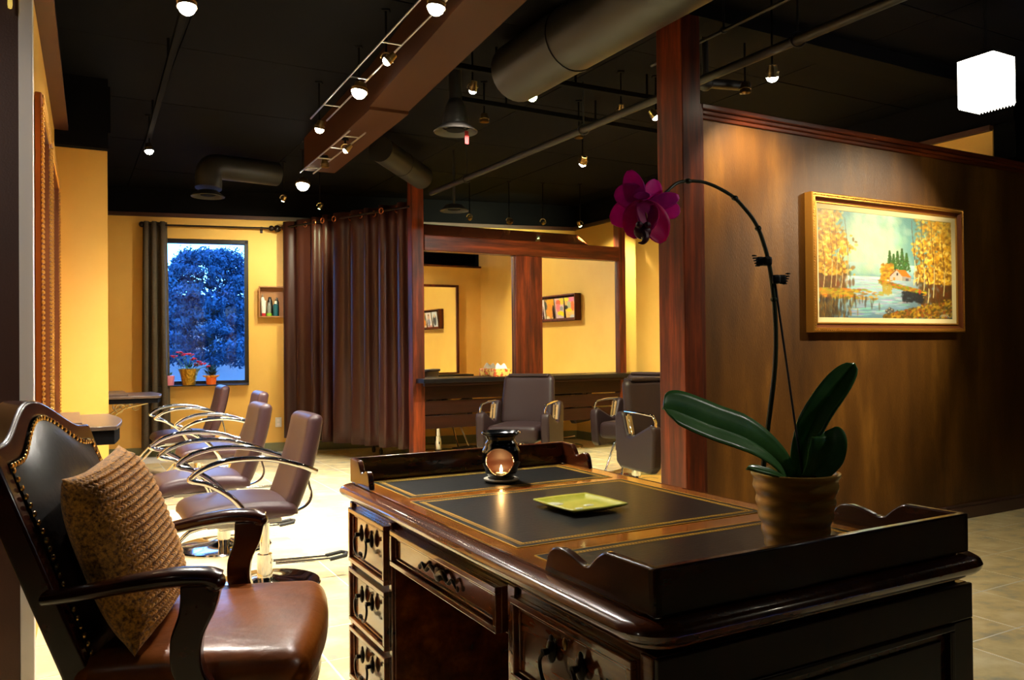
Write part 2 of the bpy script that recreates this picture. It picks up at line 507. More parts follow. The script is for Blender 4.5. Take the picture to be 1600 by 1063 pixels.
# end post of the dividing wall
mb = MB().bx(3.0, 3.135, 3.44, 3.66, 0, 3.11)
struct('trim_5', mb, M['post'], bevel=.006)
struct('trim_6', MB().bx(3.135, 3.185, 3.47, 3.64, 0, 2.632), M['post'], bevel=.008)
struct('trim_7', MB().bx(2.2, 8.2, 3.44, 3.66, 3.11, CEIL), M['black_matt'])
# black bulkhead at the far right, over the reception
struct('wall_right_upper', MB().bx(6.165, 8.2, 3.40, 3.60, 2.632, 2.95), M['black_matt'])
M['dark_wall'] = mat('espresso_wall', S(24, 14, 9), .7, spec=.2)
# reception shell behind and beside the camera
struct('wall_front', MB().bx(-3.2, 8.2, -2.7, -2.6, 0, CEIL), M['dark_wall'])
struct('wall_reception_right', MB().bx(8.1, 8.3, -2.6, 3.5, 0, CEIL), M['dark_wall'])
struct('wall_reception_left', MB().bx(-3.3, -3.1, -2.6, 3.5, 0, CEIL), M['dark_wall'])
struct('wall_reception_back', MB().bx(-3.2, -.205, 3.32, 3.45, 0, CEIL), M['yellow'])
# panelled jamb at the end of the left wall: brown face with a pale edge
struct('door_1', MB().bx(-.20, -.136, 3.24, 3.36, 0, CEIL), M['brown_wall'])
struct('trim_8', MB().bx(-.136, -.094, 3.235, 3.36, 0, CEIL), M['cream_edge'], bevel=.003)
# partition posts and rails that carry the salon mirrors
PV = 7.88
fr = []
def pst(name, u0, u1, v0, v1, z0, z1, mt='post'):
    o = struct(name, MB().bx(u0, u1, v0, v1, z0, z1), M[mt], bevel=.008)
    return o
pst('trim_9', 3.165, 3.30, 7.84, 7.97, 0, CEIL)
pst('trim_10', 4.40, 4.60, 7.845, 7.90, .90, 2.285)
pst('trim_11', 4.60, 4.76, 7.86, 7.93, .90, 2.285)
pst('trim_12', 4.375, 4.49, 7.90, 7.98, 0, .90)
pst('trim_13', 4.62, 4.76, 7.90, 7.98, 0, .90)
pst('trim_14', 5.83, 5.93, 7.85, 7.96, 0, 2.9)
pst('trim_15', 3.30, 5.83, 7.83, 7.95, 2.285, 2.45, 'beam')
mb = MB().prism([(7.96, 2.45), (8.18, 2.60), (8.18, 2.62), (7.94, 2.47)], 3.30, 5.45, 'x')
M['beam2'] = mat('polished_ledge_board', S(100, 50, 26), .16, coat=.9)
struct('trim_16', mb, M['beam2'])

# ------------------------------------------------------------------ window
fm = MB()
yi = .07
for (x0, x1, z0, z1) in ((wx0, wx0+.03, wz0, wz1), (wx1-.05, wx1, wz0, wz1), (wx0, wx1, wz0, wz0+.035), (wx0, wx1, wz1-.05, wz1)):
    fm.bx(x0, x1, yi-.05, yi+.05, z0, z1, bm0)
wf = struct('window_1', fm, M['winframe'], bevel=.004)
g = bpy.data.materials.new('window_glass'); g.use_nodes = True
n = g.node_tree; n.nodes.clear()
o_ = n.nodes.new('ShaderNodeOutputMaterial'); tr = n.nodes.new('ShaderNodeBsdfTransparent'); gl = n.nodes.new('ShaderNodeBsdfGlossy')
gl.inputs['Roughness'].default_value = .005; mxs = n.nodes.new('ShaderNodeMixShader'); fz = n.nodes.new('ShaderNodeFresnel')
fz.inputs['IOR'].default_value = 1.24
n.links.new(fz.outputs[0], mxs.inputs[0]); n.links.new(tr.outputs[0], mxs.inputs[1]); n.links.new(gl.outputs[0], mxs.inputs[2]); n.links.new(mxs.outputs[0], o_.inputs[0])
o = MB().bx(wx0+.03, wx1-.05, yi-.004, yi+.004, wz0+.035, wz1-.05, bm0).build('pane', g, wf, 0)
o = MB().bx(wx0-.0, wx1+.0, -.03, .02, wz0-.012, wz0, bm0).build('window_sill', M['winframe'], wf, 0, .003)

# ------------------------------------------------------------------ outside
M['street'] = mat('asphalt', S(60, 60, 64), .8, mix=(S(80, 80, 84), 1.5, .3, .7))
M['lawn'] = mat('grass', S(48, 60, 40), .9)
M['bwall'] = mat('pale_rendered_wall', S(150, 140, 140), .8)
M['bglass'] = mat('far_window_glass', S(60, 70, 90), .1)
M['needles'] = mat('evergreen_needles', S(6, 40, 72), .7, mix=(S(24, 74, 104), .8, .3, .7))
M['trunk'] = mat('tree_bark', S(44, 44, 44), .9, bump=(20, .8, .02))
gr = struct('ground_outside', MB().bx(-60, 60, 10.9, 120, -.3, -.12), M['street'])
gw = thing('garden_wall', 'low pale wall across the street, seen through the window behind the tree', 'wall', 4.5, 29.5, -.12, 0)
MB().bx(-16, 14, -.15, .15, 0, 1.12).build('wall_body', M['bwall'], gw)
MB().bx(-16, 14, -.2, .2, 1.12, 1.2).build('coping', M['bwall'], gw)
nb = thing('neighbouring_house', 'low pale house far behind the tree outside the window', 'house', 6, 42, -.12, 0)
MB().bx(-14, 12, 0, 8, 0, 2.9).build('wall', M['bwall'], nb)
MB().prism([(-14.5, 2.9), (12.5, 2.9), (9, 4.0), (-11, 4.0)], -.4, 8.4, 'y').build('roof', M['trunk'], nb)
for k in range(7):
    x = -12+k*3.3
    f_ = MB().bx(x, x+1.5, -.06, .02, 1.0, 2.1).build('window', M['white_plastic'], nb)
    MB().bx(x+.08, x+1.42, -.08, -.06, 1.08, 2.02).build('pane', M['bglass'], f_)
tr_ = thing('evergreen_tree', 'large spreading evergreen tree outside the window against the dusk sky', 'tree', 3.95, 26.3, -.12, 0)
TB = MB()
TB.tube(smoothpath([(0, 0, 0), (.05, 0, 1.2), (-.05, .05, 2.6), (.1, 0, 4.2)], 5), [.12-.005*i for i in range(16)], 9)
for k in range(14):
    a = k*2.4; z = 1.5+k*.2
    L = 1.5*(1-.04*k)
    TB.tube([(0, 0, z), (L*.5*math.cos(a), L*.5*math.sin(a), z+.3), (L*math.cos(a), L*math.sin(a), z+.35)], [.06, .04, .02], 6)
TB.build('trunk', M['trunk'], tr_)
LB = MB(); rg = random.Random(3)
clumps = []
for k in range(300):
    z = rg.uniform(.95, 4.45)
    R = 1.72*math.sqrt(max(.02, 1-((z-2.2)/2.35)**2)) if z > 2.2 else 1.72*math.sqrt(max(0.05, 1-((z-2.2)/1.9)**2))
    a = rg.uniform(0, 2*PI); rr = R*math.sqrt(rg.uniform(.15, 1))
    clumps.append((rr*math.cos(a), rr*math.sin(a), z, rg.uniform(.22, .42)))
for (x, y, z, r) in clumps:
    for q in range(120):
        d = Vector((rg.gauss(0, 1), rg.gauss(0, 1), rg.gauss(0, .6))); d.normalize()
        p = Vector((x, y, z))+Vector((d.x, d.y, d.z*.7))*r*rg.uniform(.5, 1.08)
        t = Vector((rg.gauss(0, 1), rg.gauss(0, 1), rg.gauss(0, 1))).normalized()*rg.uniform(.035, .085)
        w = t.cross(d)*.5
        LB.add([p-t-w*.4, p-w, p+t, p+w], [(0, 1, 2, 3)])
me = bpy.data.meshes.new('foliage'); me.from_pydata(LB.v, [], LB.f); me.materials.append(M['needles'])
o = bpy.data.objects.new('foliage', me); COL.objects.link(o); o.parent = tr_; o['kind'] = 'stuff'

# ================================================================== THE DESK
dk = thing('pedestal_desk', 'large mahogany pedestal desk with black gold-tooled leather top and low gallery rails', 'desk', 0, 0, 0, 0)
U0, U1, V0, V1 = .875, 1.855, 1.105, 2.875      # top, at its widest bead
ZT = .77
def rrect(x0, x1, y0, y1, r, n=6):
    P = []
    for (cx, cy, a0) in ((x1-r, y0+r, -PI/2), (x1-r, y1-r, 0), (x0+r, y1-r, PI/2), (x0+r, y0+r, PI)):
        for i in range(n+1):
            a = a0+PI/2*i/n
            P.append((cx+r*math.cos(a), cy+r*math.sin(a)))
    return P
def rings(prof, x0, x1, y0, y1, r0, n=6, captop=True, capbot=True):
    mb = MB(); vs = []; fs = []
    k = 4*(n+1)
    for (ins, z) in prof:
        for (x, y) in rrect(x0+ins, x1-ins, y0+ins, y1-ins, max(.004, r0-ins), n):
            vs.append((x, y, z))
    for q in range(len(prof)-1):
        for i in range(k):
            fs.append((q*k+i, q*k+(i+1) % k, (q+1)*k+(i+1) % k, (q+1)*k+i))
    if capbot: fs.append(tuple(reversed(range(k))))
    if captop: fs.append(tuple(range((len(prof)-1)*k, len(prof)*k)))
    return mb.add(vs, fs)
prof = [(.05, .700), (.036, .700), (.034, .708), (.022, .710), (.012, .716), (.010, .722), (.004, .724),
        (-.010, .729), (-.019, .738), (-.022, .748), (-.017, .757), (-.006, .763), (.012, .7655), (.026, .766), (.028, .7615), (.032, .7615), (.034, .768)]
rings(prof, U0, U1, V0, V1, .07, 7, False, False).build('top_moulding', M['desk'], dk, 40)
rings([(.034, .72), (.034, .768), (.035, ZT)], U0, U1, V0, V1, .07, 7).build('desktop', M['burl'], dk, 30)
def leather(x0, x1, y0, y1):
    o = MB().bx(x0, x1, y0, y1, ZT-.002, ZT+.0012).build('leather_panel', M['leather'], dk, 0)
    t = MB()
    def frame(i, w, z):
        t.bx(x0+i, x1-i, y0+i, y0+i+w, ZT, z); t.bx(x0+i, x1-i, y1-i-w, y1-i, ZT, z)
        t.bx(x0+i, x0+i+w, y0+i+w, y1-i-w, ZT, z); t.bx(x1-i-w, x1-i, y0+i+w, y1-i-w, ZT, z)
    frame(.000, .003, ZT+.0018)
    frame(.022, .0018, ZT+.0018)
    frame(.0345, .0018, ZT+.0018)
    # little scallops between the two lines
    def run(xa, ya, xb, yb):
        L = math.hypot(xb-xa, yb-ya); k = max(2, int(L/.0095))
        for q in range(k):
            x = xa+(xb-xa)*(q+.5)/k; y = ya+(yb-ya)*(q+.5)/k
            t.add([(x-.0040, y, ZT+.0018), (x, y-.0045, ZT+.0018), (x+.0040, y, ZT+.0018), (x, y+.0045, ZT+.0018)], [(0, 1, 2, 3)])
    i = .0292
    run(x0+i, y0+i, x1-i, y0+i); run(x0+i, y1-i, x1-i, y1-i); run(x0+i, y0+i, x0+i, y1-i); run(x1-i, y0+i, x1-i, y1-i)
    t.build('gold_tooling', M['tooling'], o, 0)
leather(.945, 1.765, 1.69, 2.375)
leather(.965, 1.765, 2.43, 2.80)
leather(.945, 1.765, 1.16, 1.61)
# galleries: back rail and two scrolled returns at each end
def gallery(v_rail, sgn, ua, ub, reach):
    g = MB()
    H = .088
    g.bx(ua, ub, min(v_rail, v_rail+sgn*.02), max(v_rail, v_rail+sgn*.02), ZT, ZT+H)
    def scroll(t):              # height along the return, t=0 at the rail
        if t < .38: return H-.004*t
        if t < .55: return H-.040*((t-.38)/.17)**1.6
        if t < .66: return H-.040-.004*math.sin((t-.55)/.11*PI)
        if t < .84: return H-.040+.012*math.sin((t-.66)/.18*PI/2)
        return (H-.028)*math.sqrt(max(0, 1-((t-.84)/.16)**2.4))
    for uu in (ua, ub-.02):
        top = [(v_rail+sgn*reach*(t/40), ZT+max(.0, scroll(t/40))) for t in range(41)]
        poly = [(v_rail, ZT)]+top+[(v_rail+sgn*reach, ZT)]
        g.prism(poly, uu, uu+.02, 'x')
    return g
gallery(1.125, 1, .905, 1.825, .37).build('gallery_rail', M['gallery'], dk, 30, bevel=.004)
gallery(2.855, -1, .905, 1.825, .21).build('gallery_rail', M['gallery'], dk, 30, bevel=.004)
# carcase
C0, C1 = .905, 1.825
c = MB()
c.bx(C0+.006, C1, 1.13, 1.66, .06, .70).bx(C0+.006, C1, 2.425, 2.85, .06, .70)
c.bx(C0+.02, C1, 1.66, 2.425, .565, .70)
c.bx(C0+.55, C1, 1.66, 2.425, .06, .70)
c.bx(C0-.004, C0+.006, 1.13, 1.165, .06, .70).bx(C0-.004, C0+.006, 1.625, 1.66, .06, .70)
c.bx(C0-.004, C0+.006, 2.425, 2.45, .06, .70).bx(C0-.004, C0+.006, 2.825, 2.85, .06, .70)
c.build('pedestal_case', M['desk'], dk, 0, .003)
p = MB()
for (a, b) in ((1.12, 1.67), (2.415, 2.86)):
    p.bx(C0-.012, C1+.012, a, b, 0, .055).bx(C0-.006, C1+.006, a+.005, b-.005, .055, .072)
p.build('plinth', M['desk'], dk, 0, .004)
def raised(mb, x, y0, y1, z0, z1, w=.016, sgn=-1):
    """mitred frame moulding standing proud of the plane x"""
    a = x+sgn*.016; b = x+sgn*.006
    for (p0, p1, q0, q1) in ((y0, y1, z1-w, z1), (y0, y1, z0, z0+w), (y0, y0+w, z0+w, z1-w), (y1-w, y1, z0+w, z1-w)):
        mb.bx(min(x, a), max(x, a), p0, p1, q0, q1)
    i = w+.004
    for (p0, p1, q0, q1) in ((y0+i, y1-i, z1-i-.007, z1-i), (y0+i, y1-i, z0+i, z0+i+.007), (y0+i, y0+i+.007, z0+i+.007, z1-i-.007), (y1-i-.007, y1-i, z0+i+.007, z1-i-.007)):
        mb.bx(min(x, b), max(x, b), p0, p1, q0, q1)
    return mb
def bail(parent, x, yc, zc, w=.075):
    """drop handle of two leaf-shaped backplates and a curled bail"""
    h = MB()
    for s in (-1, 1):
        h.ball((x-.008, yc+s*w/2, zc+.018), .026, 12, 8, (.32, .62, 1.0))
        h.ball((x-.008, yc+s*w/2, zc+.042), .010, 8, 6, (.5, .8, 1))
        h.cyl((x, yc+s*w/2, zc+.018), (x-.030, yc+s*w/2, zc+.018), .006, .008, 10)
    pts = [(x-.028, yc-w/2, zc+.018), (x-.030, yc-w/2-.012, zc-.005), (x-.031, yc-w/2+.002, zc-.036), (x-.030, yc-w*.22, zc-.046),
           (x-.029, yc, zc-.034), (x-.030, yc+w*.22, zc-.046), (x-.031, yc+w/2-.002, zc-.036), (x-.030, yc+w/2+.012, zc-.005), (x-.028, yc+w/2, zc+.018)]
    h.tube(smoothpath(pts, 6), .0042, 8)
    h.ball((x-.030, yc, zc-.036), .011, 10, 6, (.7, 1.4, .8))
    h.build('handle', M['bronze_pull'], parent)
def drawer(y0, y1, z0, z1, handle=True):
    x = C0+.006
    mb = MB().bx(x-.010, x+.01, y0, y1, z0, z1)
    raised(mb, x-.010, y0, y1, z0, z1)
    o = mb.build('drawer', M['desk'], dk, 0, .0025)
    if handle: bail(o, x-.012, (y0+y1)/2, (z0+z1)/2+.006, min(.11, (y1-y0)*.28))
    return o
for (z0, z1) in ((.495, .685), (.285, .475), (.080, .265)):
    drawer(2.455, 2.822, z0, z1)
for (z0, z1) in ((.495, .685), (.285, .475), (.080, .265)):
    d_ = drawer(1.17, 1.62, z0, z1)
    MB().ball((C0-.012, 1.40, z1-.042), .009, 10, 6, (.5, .9, 1.5)).build('keyhole_plate', M['brass'], d_)
d_ = drawer(1.69, 2.40, .575, .685, False)
h = MB()
x = C0-.012
h.ball((x, 2.045, .63), .022, 12, 8, (.35, 1.1, .9))
for s in (-1, 1):
    h.tube(smoothpath([(x, 2.045, .63), (x-.004, 2.045+s*.04, .645), (x-.003, 2.045+s*.075, .625), (x-.004, 2.045+s*.10, .64), (x-.002, 2.045+s*.125, .622)], 6), [.008-.0002*i for i in range(25)], 8)
    h.ball((x, 2.045+s*.128, .622), .009, 8, 6, (.5, 1, 1))
h.build('handle', M['bronze_pull'], d_)
# end panels (both ends) and modesty panel
for (yy, sg) in ((1.13, -1), (2.85, 1)):
    e_ = MB()
    def fb(x0, x1, z0, z1, t):
        e_.bx(x0, x1, min(yy, yy+sg*t), max(yy, yy+sg*t), z0, z1)
    fb(C0, C1, .62, .70, .012); fb(C0, C1, .06, .15, .012); fb(C0, C0+.075, .15, .62, .012); fb(C1-.075, C1, .15, .62, .012)
    for (x0, x1, z0, z1) in ((C0+.075, C1-.075, .604, .62), (C0+.075, C1-.075, .15, .166), (C0+.075, C0+.091, .166, .604), (C1-.091, C1-.075, .166, .604)):
        fb(x0, x1, z0, z1, .018)
    fb(C0+.11, C1-.11, .185, .585, .006)
    e_.build('end_panel', M['deskend_shaded'], dk, 0, .003)

# ---- aroma burner
ab = thing('aroma_burner', 'black ceramic oil burner with a round opening at the far side of the desk', 'burner', 1.372, 2.565, ZT+.0012, math.radians(-124))
ab.scale = (1.1, 1.1, 1.1)
# body as a grid with a round window towards local +x
def burner_r(z):
    z = z/.160
    pts = [(0, .043), (.10, .038), (.22, .050), (.42, .061), (.60, .060), (.76, .050), (.86, .042), (.92, .046), (1, .063)]
    for (a, ra), (b, rb) in zip(pts, pts[1:]):
        if z <= b:
            t = (z-a)/(b-a); t = t*t*(3-2*t)
            return ra+(rb-ra)*t
    return pts[-1][1]
vs, fs = [], []
NA, NZ = 96, 64
for j in range(NZ):
    z = .012+.148*j/(NZ-1)
    for i in range(NA):
        a = 2*PI*i/NA; r = burner_r(z-.0)
        vs.append((r*math.cos(a), r*math.sin(a), z))
for j in range(NZ-1):
    for i in range(NA):
        a = 2*PI*(i+.5)/NA; a = a if a < PI else a-2*PI
        z = .012+.148*(j+.5)/(NZ-1)
        if (a*.060/.052)**2+((z-.068)/.046)**2 < 1: continue
        fs.append((j*NA+i, j*NA+(i+1) % NA, (j+1)*NA+(i+1) % NA, (j+1)*NA+i))
MB().add(vs, fs).build('body', M['ceramic_black'], ab, 40, solid=.005)
MB().lathe([(0.0001, .132), (.040, .133), (.046, .146), (.060, .158), (.064, .160), (.062, .163), (.047, .150), (.040, .139), (.0001, .137)], 40, (0, 0, 0)).build('oil_dish', M['ceramic_black'], ab)
MB().lathe([(.0001, 0), (.048, 0), (.056, .005), (.058, .010), (.055, .011), (.048, .008), (.0001, .008)], 40).build('saucer', M['white'], ab)
MB().lathe([(.0001, .008), (.042, .008), (.044, .013), (.0001, .016)], 30).build('floor_disc', M['ceramic_black'], ab)
def _rm(t):
    z_ = .068+.046*math.cos(t); r_ = burner_r(z_)+.001; a_ = .052/.060*math.sin(t)
    return (r_*math.cos(a_), r_*math.sin(a_), z_)
rm = [_rm(2*PI*i/48) for i in range(48)]
MB().grid(lambda a, b: ((burner_r(.012+.12*b)-.006)*math.cos(PI*.36+PI*1.28*a), (burner_r(.012+.12*b)-.006)*math.sin(PI*.36+PI*1.28*a), .012+.12*b), 40, 24).build('inner_wall', M['terracotta_in'], ab, 60)
MB().tube(rm, .0022, 6, closed=True).build('opening_rim', M['terracotta_in'], ab)
tl = thing('tealight', 'lit tealight candle burning inside the black oil burner', 'candle', 1.372, 2.565, ZT+.018, 0)
MB().lathe([(.0001, 0), (.019, 0), (.0195, .014), (.0185, .014)], 24).build('cup', M['steel'], tl)
MB().lathe([(.0001, .012), (.0185, .012), (.0001, .0125)], 24).build('wax', M['wax'], tl)
fl_ = bpy.data.lights.new('candle_light', 'POINT'); fl_.energy = .22; fl_.color = (1, .55, .2); fl_.shadow_soft_size = .006
fo = bpy.data.objects.new('light', fl_); COL.objects.link(fo); fo.parent = tl; fo.location = (0, 0, .055)
MB().lathe([(.0001, .014), (.004, .018), (.0052, .024), (.003, .034), (.0003, .042)], 12).build('flame', M['flame'], tl)

# ---- square plate
sp_ = thing('square_plate', 'lime green square dish with white petals on the middle leather of the desk', 'plate', 1.343, 2.015, ZT+.0012, math.radians(2))
def pl(a, b):
    x, y = (a-.5)*2, (b-.5)*2
    k = max(abs(x), abs(y))
    lift = .013*max(0, (k-.62)/.38)**1.6
    cr = 1-.05*abs(x*y)
    return (x*.103*cr, y*.110*cr, .006+lift)
MB().grid(pl, 31, 31).build('dish', M['plate'], sp_, 40, solid=.005)
q = MB()
for (x, y, w, h_) in ((-.062, .058, .026, .012), (-.05, .040, .016, .009), (.018, -.02, .017, .010), (-.035, -.045, .014, .009)):
    q = MB().lathe([(.0001, .0105), (w*.8, .0108), (w, .009)], 14, (x, y, 0), rf=lambda r, t, z, k=w, l=h_: r*math.sqrt((math.cos(t))**2+(l/k*math.sin(t))**2)*(1+.15*math.cos(5*t)))
    q.build('white_petal', M['plate_white'], sp_)

# ---- orchid
PU, PVv = 1.505, 1.345
op = thing('orchid_pot', 'ribbed bronze-gold glazed pot on the right leather of the desk', 'pot', PU, PVv, ZT+.0012, 0)
def ribs(r, z): return r*(1+.022*math.sin(z/.178*2*PI*5.2)+.006*math.sin(z*90))
prof = [(.0001, .0), (.062, 0), (.066, .004)]
for i in range(50):
    z = .006+.164*i/49
    prof.append((ribs(.066+.032*(z/.17)**.8, z), z))
prof += [(.101, .174), (.101, .180), (.096, .182), (.093, .176), (.090, .150), (.0001, .150)]
MB().lathe(prof, 56, rf=lambda r, t, z: r*(1+.004*math.sin(3*t+z*20))).build('pot_body', M['pot'], op, 50)
ob = MB(); rg = random.Random(5)
for k in range(60):
    a, rr = rg.uniform(0, 2*PI), .082*math.sqrt(rg.random())
    ob.rbox((rr*math.cos(a), rr*math.sin(a), .155+rg.uniform(0, .012)), (.022, .015, .010), .003, 1, Matrix.Identity(4))
ob.build('potting_bark', M['bark'], op)
orc = bpy.data.objects.new('potted_orchid', None); COL.objects.link(orc)
orc.location = W(PU, PVv, 0); 
tag(orc, 'arching orchid with magenta blooms and dark green leaves growing from the ribbed pot', 'orchid')
ox, oy = orc.location.x, orc.location.y
def L_(x, y, z): return Vector((x-ox, y-oy, z))
stem = smoothpath([L_(.600, 1.95, .93), L_(.612, 1.94, 1.05), L_(.628, 1.93, 1.20), L_(.630, 1.93, 1.32), L_(.619, 1.93, 1.434), L_(.603, 1.93, 1.50), L_(.585, 1.93, 1.545), L_(.555, 1.93, 1.585), L_(.525, 1.93, 1.613), L_(.464, 1.92, 1.640), L_(.402, 1.90, 1.638), L_(.368, 1.88, 1.615), L_(.345, 1.87, 1.590)], 6)
sb = MB().tube(stem, [.0062-.00004*i for i in range(len(stem))], 10)
for i in (20, 34, 46, 58):
    sb.ball(stem[i], .0085, 8, 6, (1, 1, .8))
sb.build('flower_stem', M['stem'], orc)
MB().tube([L_(.690, 1.92, .93), L_(.678, 1.925, 1.02), L_(.630, 1.93, 1.405)], .0028, 8).build('support_stake', M['black_rubber'], orc)
for (x, z, s) in ((.612, 1.452, -1), (.632, 1.408, 1)):
    cl = MB()
    cl.rbox(L_(x, 1.93, z), (.022, .022, .022), .006, 2)
    cl.rbox(L_(x+s*.016, 1.93, z), (.020, .012, .022), .005, 2)
    for t in range(5):
        cl.cyl(L_(x+s*(.022+.002*t), 1.93, z-.012+.006*t), L_(x+s*(.022+.002*t), 1.93, z-.009+.006*t), .006, n=8)
    cl.build('stake_clip', M['black_rubber'], orc)
def leaf(path, wid, up, thick=.0035, fold=.25, name='leaf'):
    P = smoothpath(path, 8); n = len(P)
    up = Vector(up)
    vs, fs = [], []
    K = 9
    for i, p in enumerate(P):
        t = i/(n-1)
        d = (P[min(i+1, n-1)]-P[max(i-1, 0)]).normalized()
        s = d.cross(up).normalized(); nn = s.cross(d).normalized()
        w = wid*(max(0, math.sin(PI*(t*.92+.06)))**.62)*(1 if t < .9 else max(.08, math.sqrt(max(0, 1-((t-.9)/.1)**2))))
        w = wid*(.38+.62*min(1, t/.45))*math.sqrt(max(.003, 1-max(0, (t-.62)/.38)**2.6))
        for k in range(K):
            q = (k/(K-1)-.5)*2
            vs.append(p+s*w*q+nn*(abs(q)**1.4*w*fold-(.006 if k == K//2 else 0)))
    for i in range(n-1):
        for k in range(K-1):
            fs.append((i*K+k, i*K+k+1, (i+1)*K+k+1, (i+1)*K+k))
    return MB().add(vs, fs).build(name, M['leaf'], orc, 60, solid=thick)
leaf([L_(.660, 1.92, .93), L_(.62, 1.90, .985), L_(.55, 1.88, 1.035), L_(.46, 1.86, 1.07), L_(.375, 1.84, 1.105), L_(.342, 1.83, 1.112)], .052, (.12, -.78, .62), fold=.22)
leaf([L_(.675, 1.93, .92), L_(.690, 1.93, 1.00), L_(.725, 1.935, 1.075), L_(.775, 1.94, 1.145), L_(.825, 1.945, 1.205)], .033, (-.45, -.88, .25), fold=.35)
leaf([L_(.690, 1.91, .925), L_(.715, 1.90, .955), L_(.735, 1.895, .995), L_(.742, 1.90, 1.030), L_(.740, 1.915, 1.045)], .040, (-.25, -.95, .2), fold=.22)
leaf([L_(.640, 1.87, .935), L_(.600, 1.84, .955), L_(.560, 1.82, .968), L_(.525, 1.81, .978)], .012, (0, -.5, .8), fold=.3)
# blooms: a front bloom hanging face-on, one behind it facing left, a back petal
def petal(cx, cy, cz, ax, wid, ln, nrm, mt, cup=.25, nm='petal', pw=.52, ruff=.0):
    ax = Vector(ax).normalized(); nrm = Vector(nrm).normalized(); s = ax.cross(nrm).normalized(); nrm = s.cross(ax).normalized()
    c0 = L_(cx, cy, cz); vs, fs = [], []
    n, K = 14, 11
    for i in range(n):
        t = i/(n-1)
        w = wid*(math.sin(PI*min(1, t*.93+.05))**pw)
        for k in range(K):
            q = (k/(K-1)-.5)*2
            vs.append(c0+ax*ln*t+s*w*q+nrm*(-cup*ln*(t-.35)**2+cup*.5*w*q*q+ruff*math.sin(9*t+5*q)*w))
    for i in range(n-1):
        for k in range(K-1):
            fs.append((i*K+k, i*K+k+1, (i+1)*K+k+1, (i+1)*K+k))
    return MB().add(vs, fs).build(nm, mt, orc, 60, solid=.0012)
mp_, md_ = M['petal'], M['petal_dark']
F1 = (.300, 1.86, 1.566)
petal(.298, 1.875, 1.570, (-.22, 0, 1), .026, .095, (-.1, -1, .1), mp_)            # upright sepal
petal(.318, 1.885, 1.575, (.42, .25, 1), .024, .080, (.2, -1, .1), mp_)
petal(.318, 1.880, 1.572, (-1.0, 0, -.25), .038, .088, (-.4, -1, .2), mp_, .3)     # left wing
petal(.310, 1.875, 1.590, (-.75, .0, .25), .032, .070, (-.3, -1, .2), mp_, .3)
petal(.315, 1.865, 1.575, (.95, .05, .30), .020, .080, (.1, -1, .2), mp_, .1)      # right wing, behind stem
petal(.352, 1.880, 1.568, (1, .1, .05), .022, .045, (.1, -1, .1), mp_, .1)
petal(.320, 1.845, 1.582, (-.62, -.1, -1), .040, .092, (-.25, -1, .1), md_, .3, ruff=.03)   # front bloom, left half
petal(.300, 1.842, 1.582, (.55, -.1, -1), .038, .104, (.3, -1, .1), md_, .3, ruff=.03)      # right half
petal(.302, 1.848, 1.588, (0, .02, .4), .020, .018, (0, -1, .1), mp_, .1)
petal(.303, 1.838, 1.560, (-.15, -.12, -1), .011, .040, (0, -1, .1), M['throat'], .3, 'throat')
lp = MB()
lp.ball(L_(.298, 1.828, 1.512), .021, 14, 10, (.95, .7, .9))
lp.tube(smoothpath([L_(.300, 1.825, 1.508), L_(.303, 1.815, 1.494), L_(.296, 1.812, 1.484), L_(.286, 1.814, 1.484)], 6), [.012-.0006*i for i in range(19)], 8)
lp.ball(L_(.290, 1.82, 1.525), .009, 8, 6); lp.ball(L_(.308, 1.82, 1.524), .009, 8, 6)
lp.build('lip', M['lip'], orc)

# ================================================================== ARMCHAIR (local x = forward, y = its left)
ac = bpy.data.objects.new('library_armchair', None); COL.objects.link(ac)
ac.location = (-1.0, 2.3, 0); ac.rotation_euler = (0, 0, math.radians(9))
tag(ac, 'cherry wood armchair with black studded leather back and chestnut leather seat', 'armchair')
def chf(p):     # seat cushion: crowned top, bowed front
    x, y, z = p
    if z > .44: z += .028*(1-(y/.36)**2)*(1-((x-.14)/.36)**2)
    x += .035*(1-(y/.34)**2)*max(0, (x+.1)/.5)
    y *= 1+.06*max(0, (x-.1)/.3)
    return (x, y, z)
MB().rbox((.14, 0, .425), (.56, .66, .125), .055, 6, fn=chf).build('seat', M['seatleather'], ac, 80)
def rail(p):
    x, y, z = p
    x += .035*(1-(y/.34)**2)*max(0, (x+.1)/.5)
    return (x, y, z)
MB().rbox((.13, 0, .335), (.54, .64, .09), .02, 3, fn=rail).build('seat_rail', M['chairwood'], ac, 50)
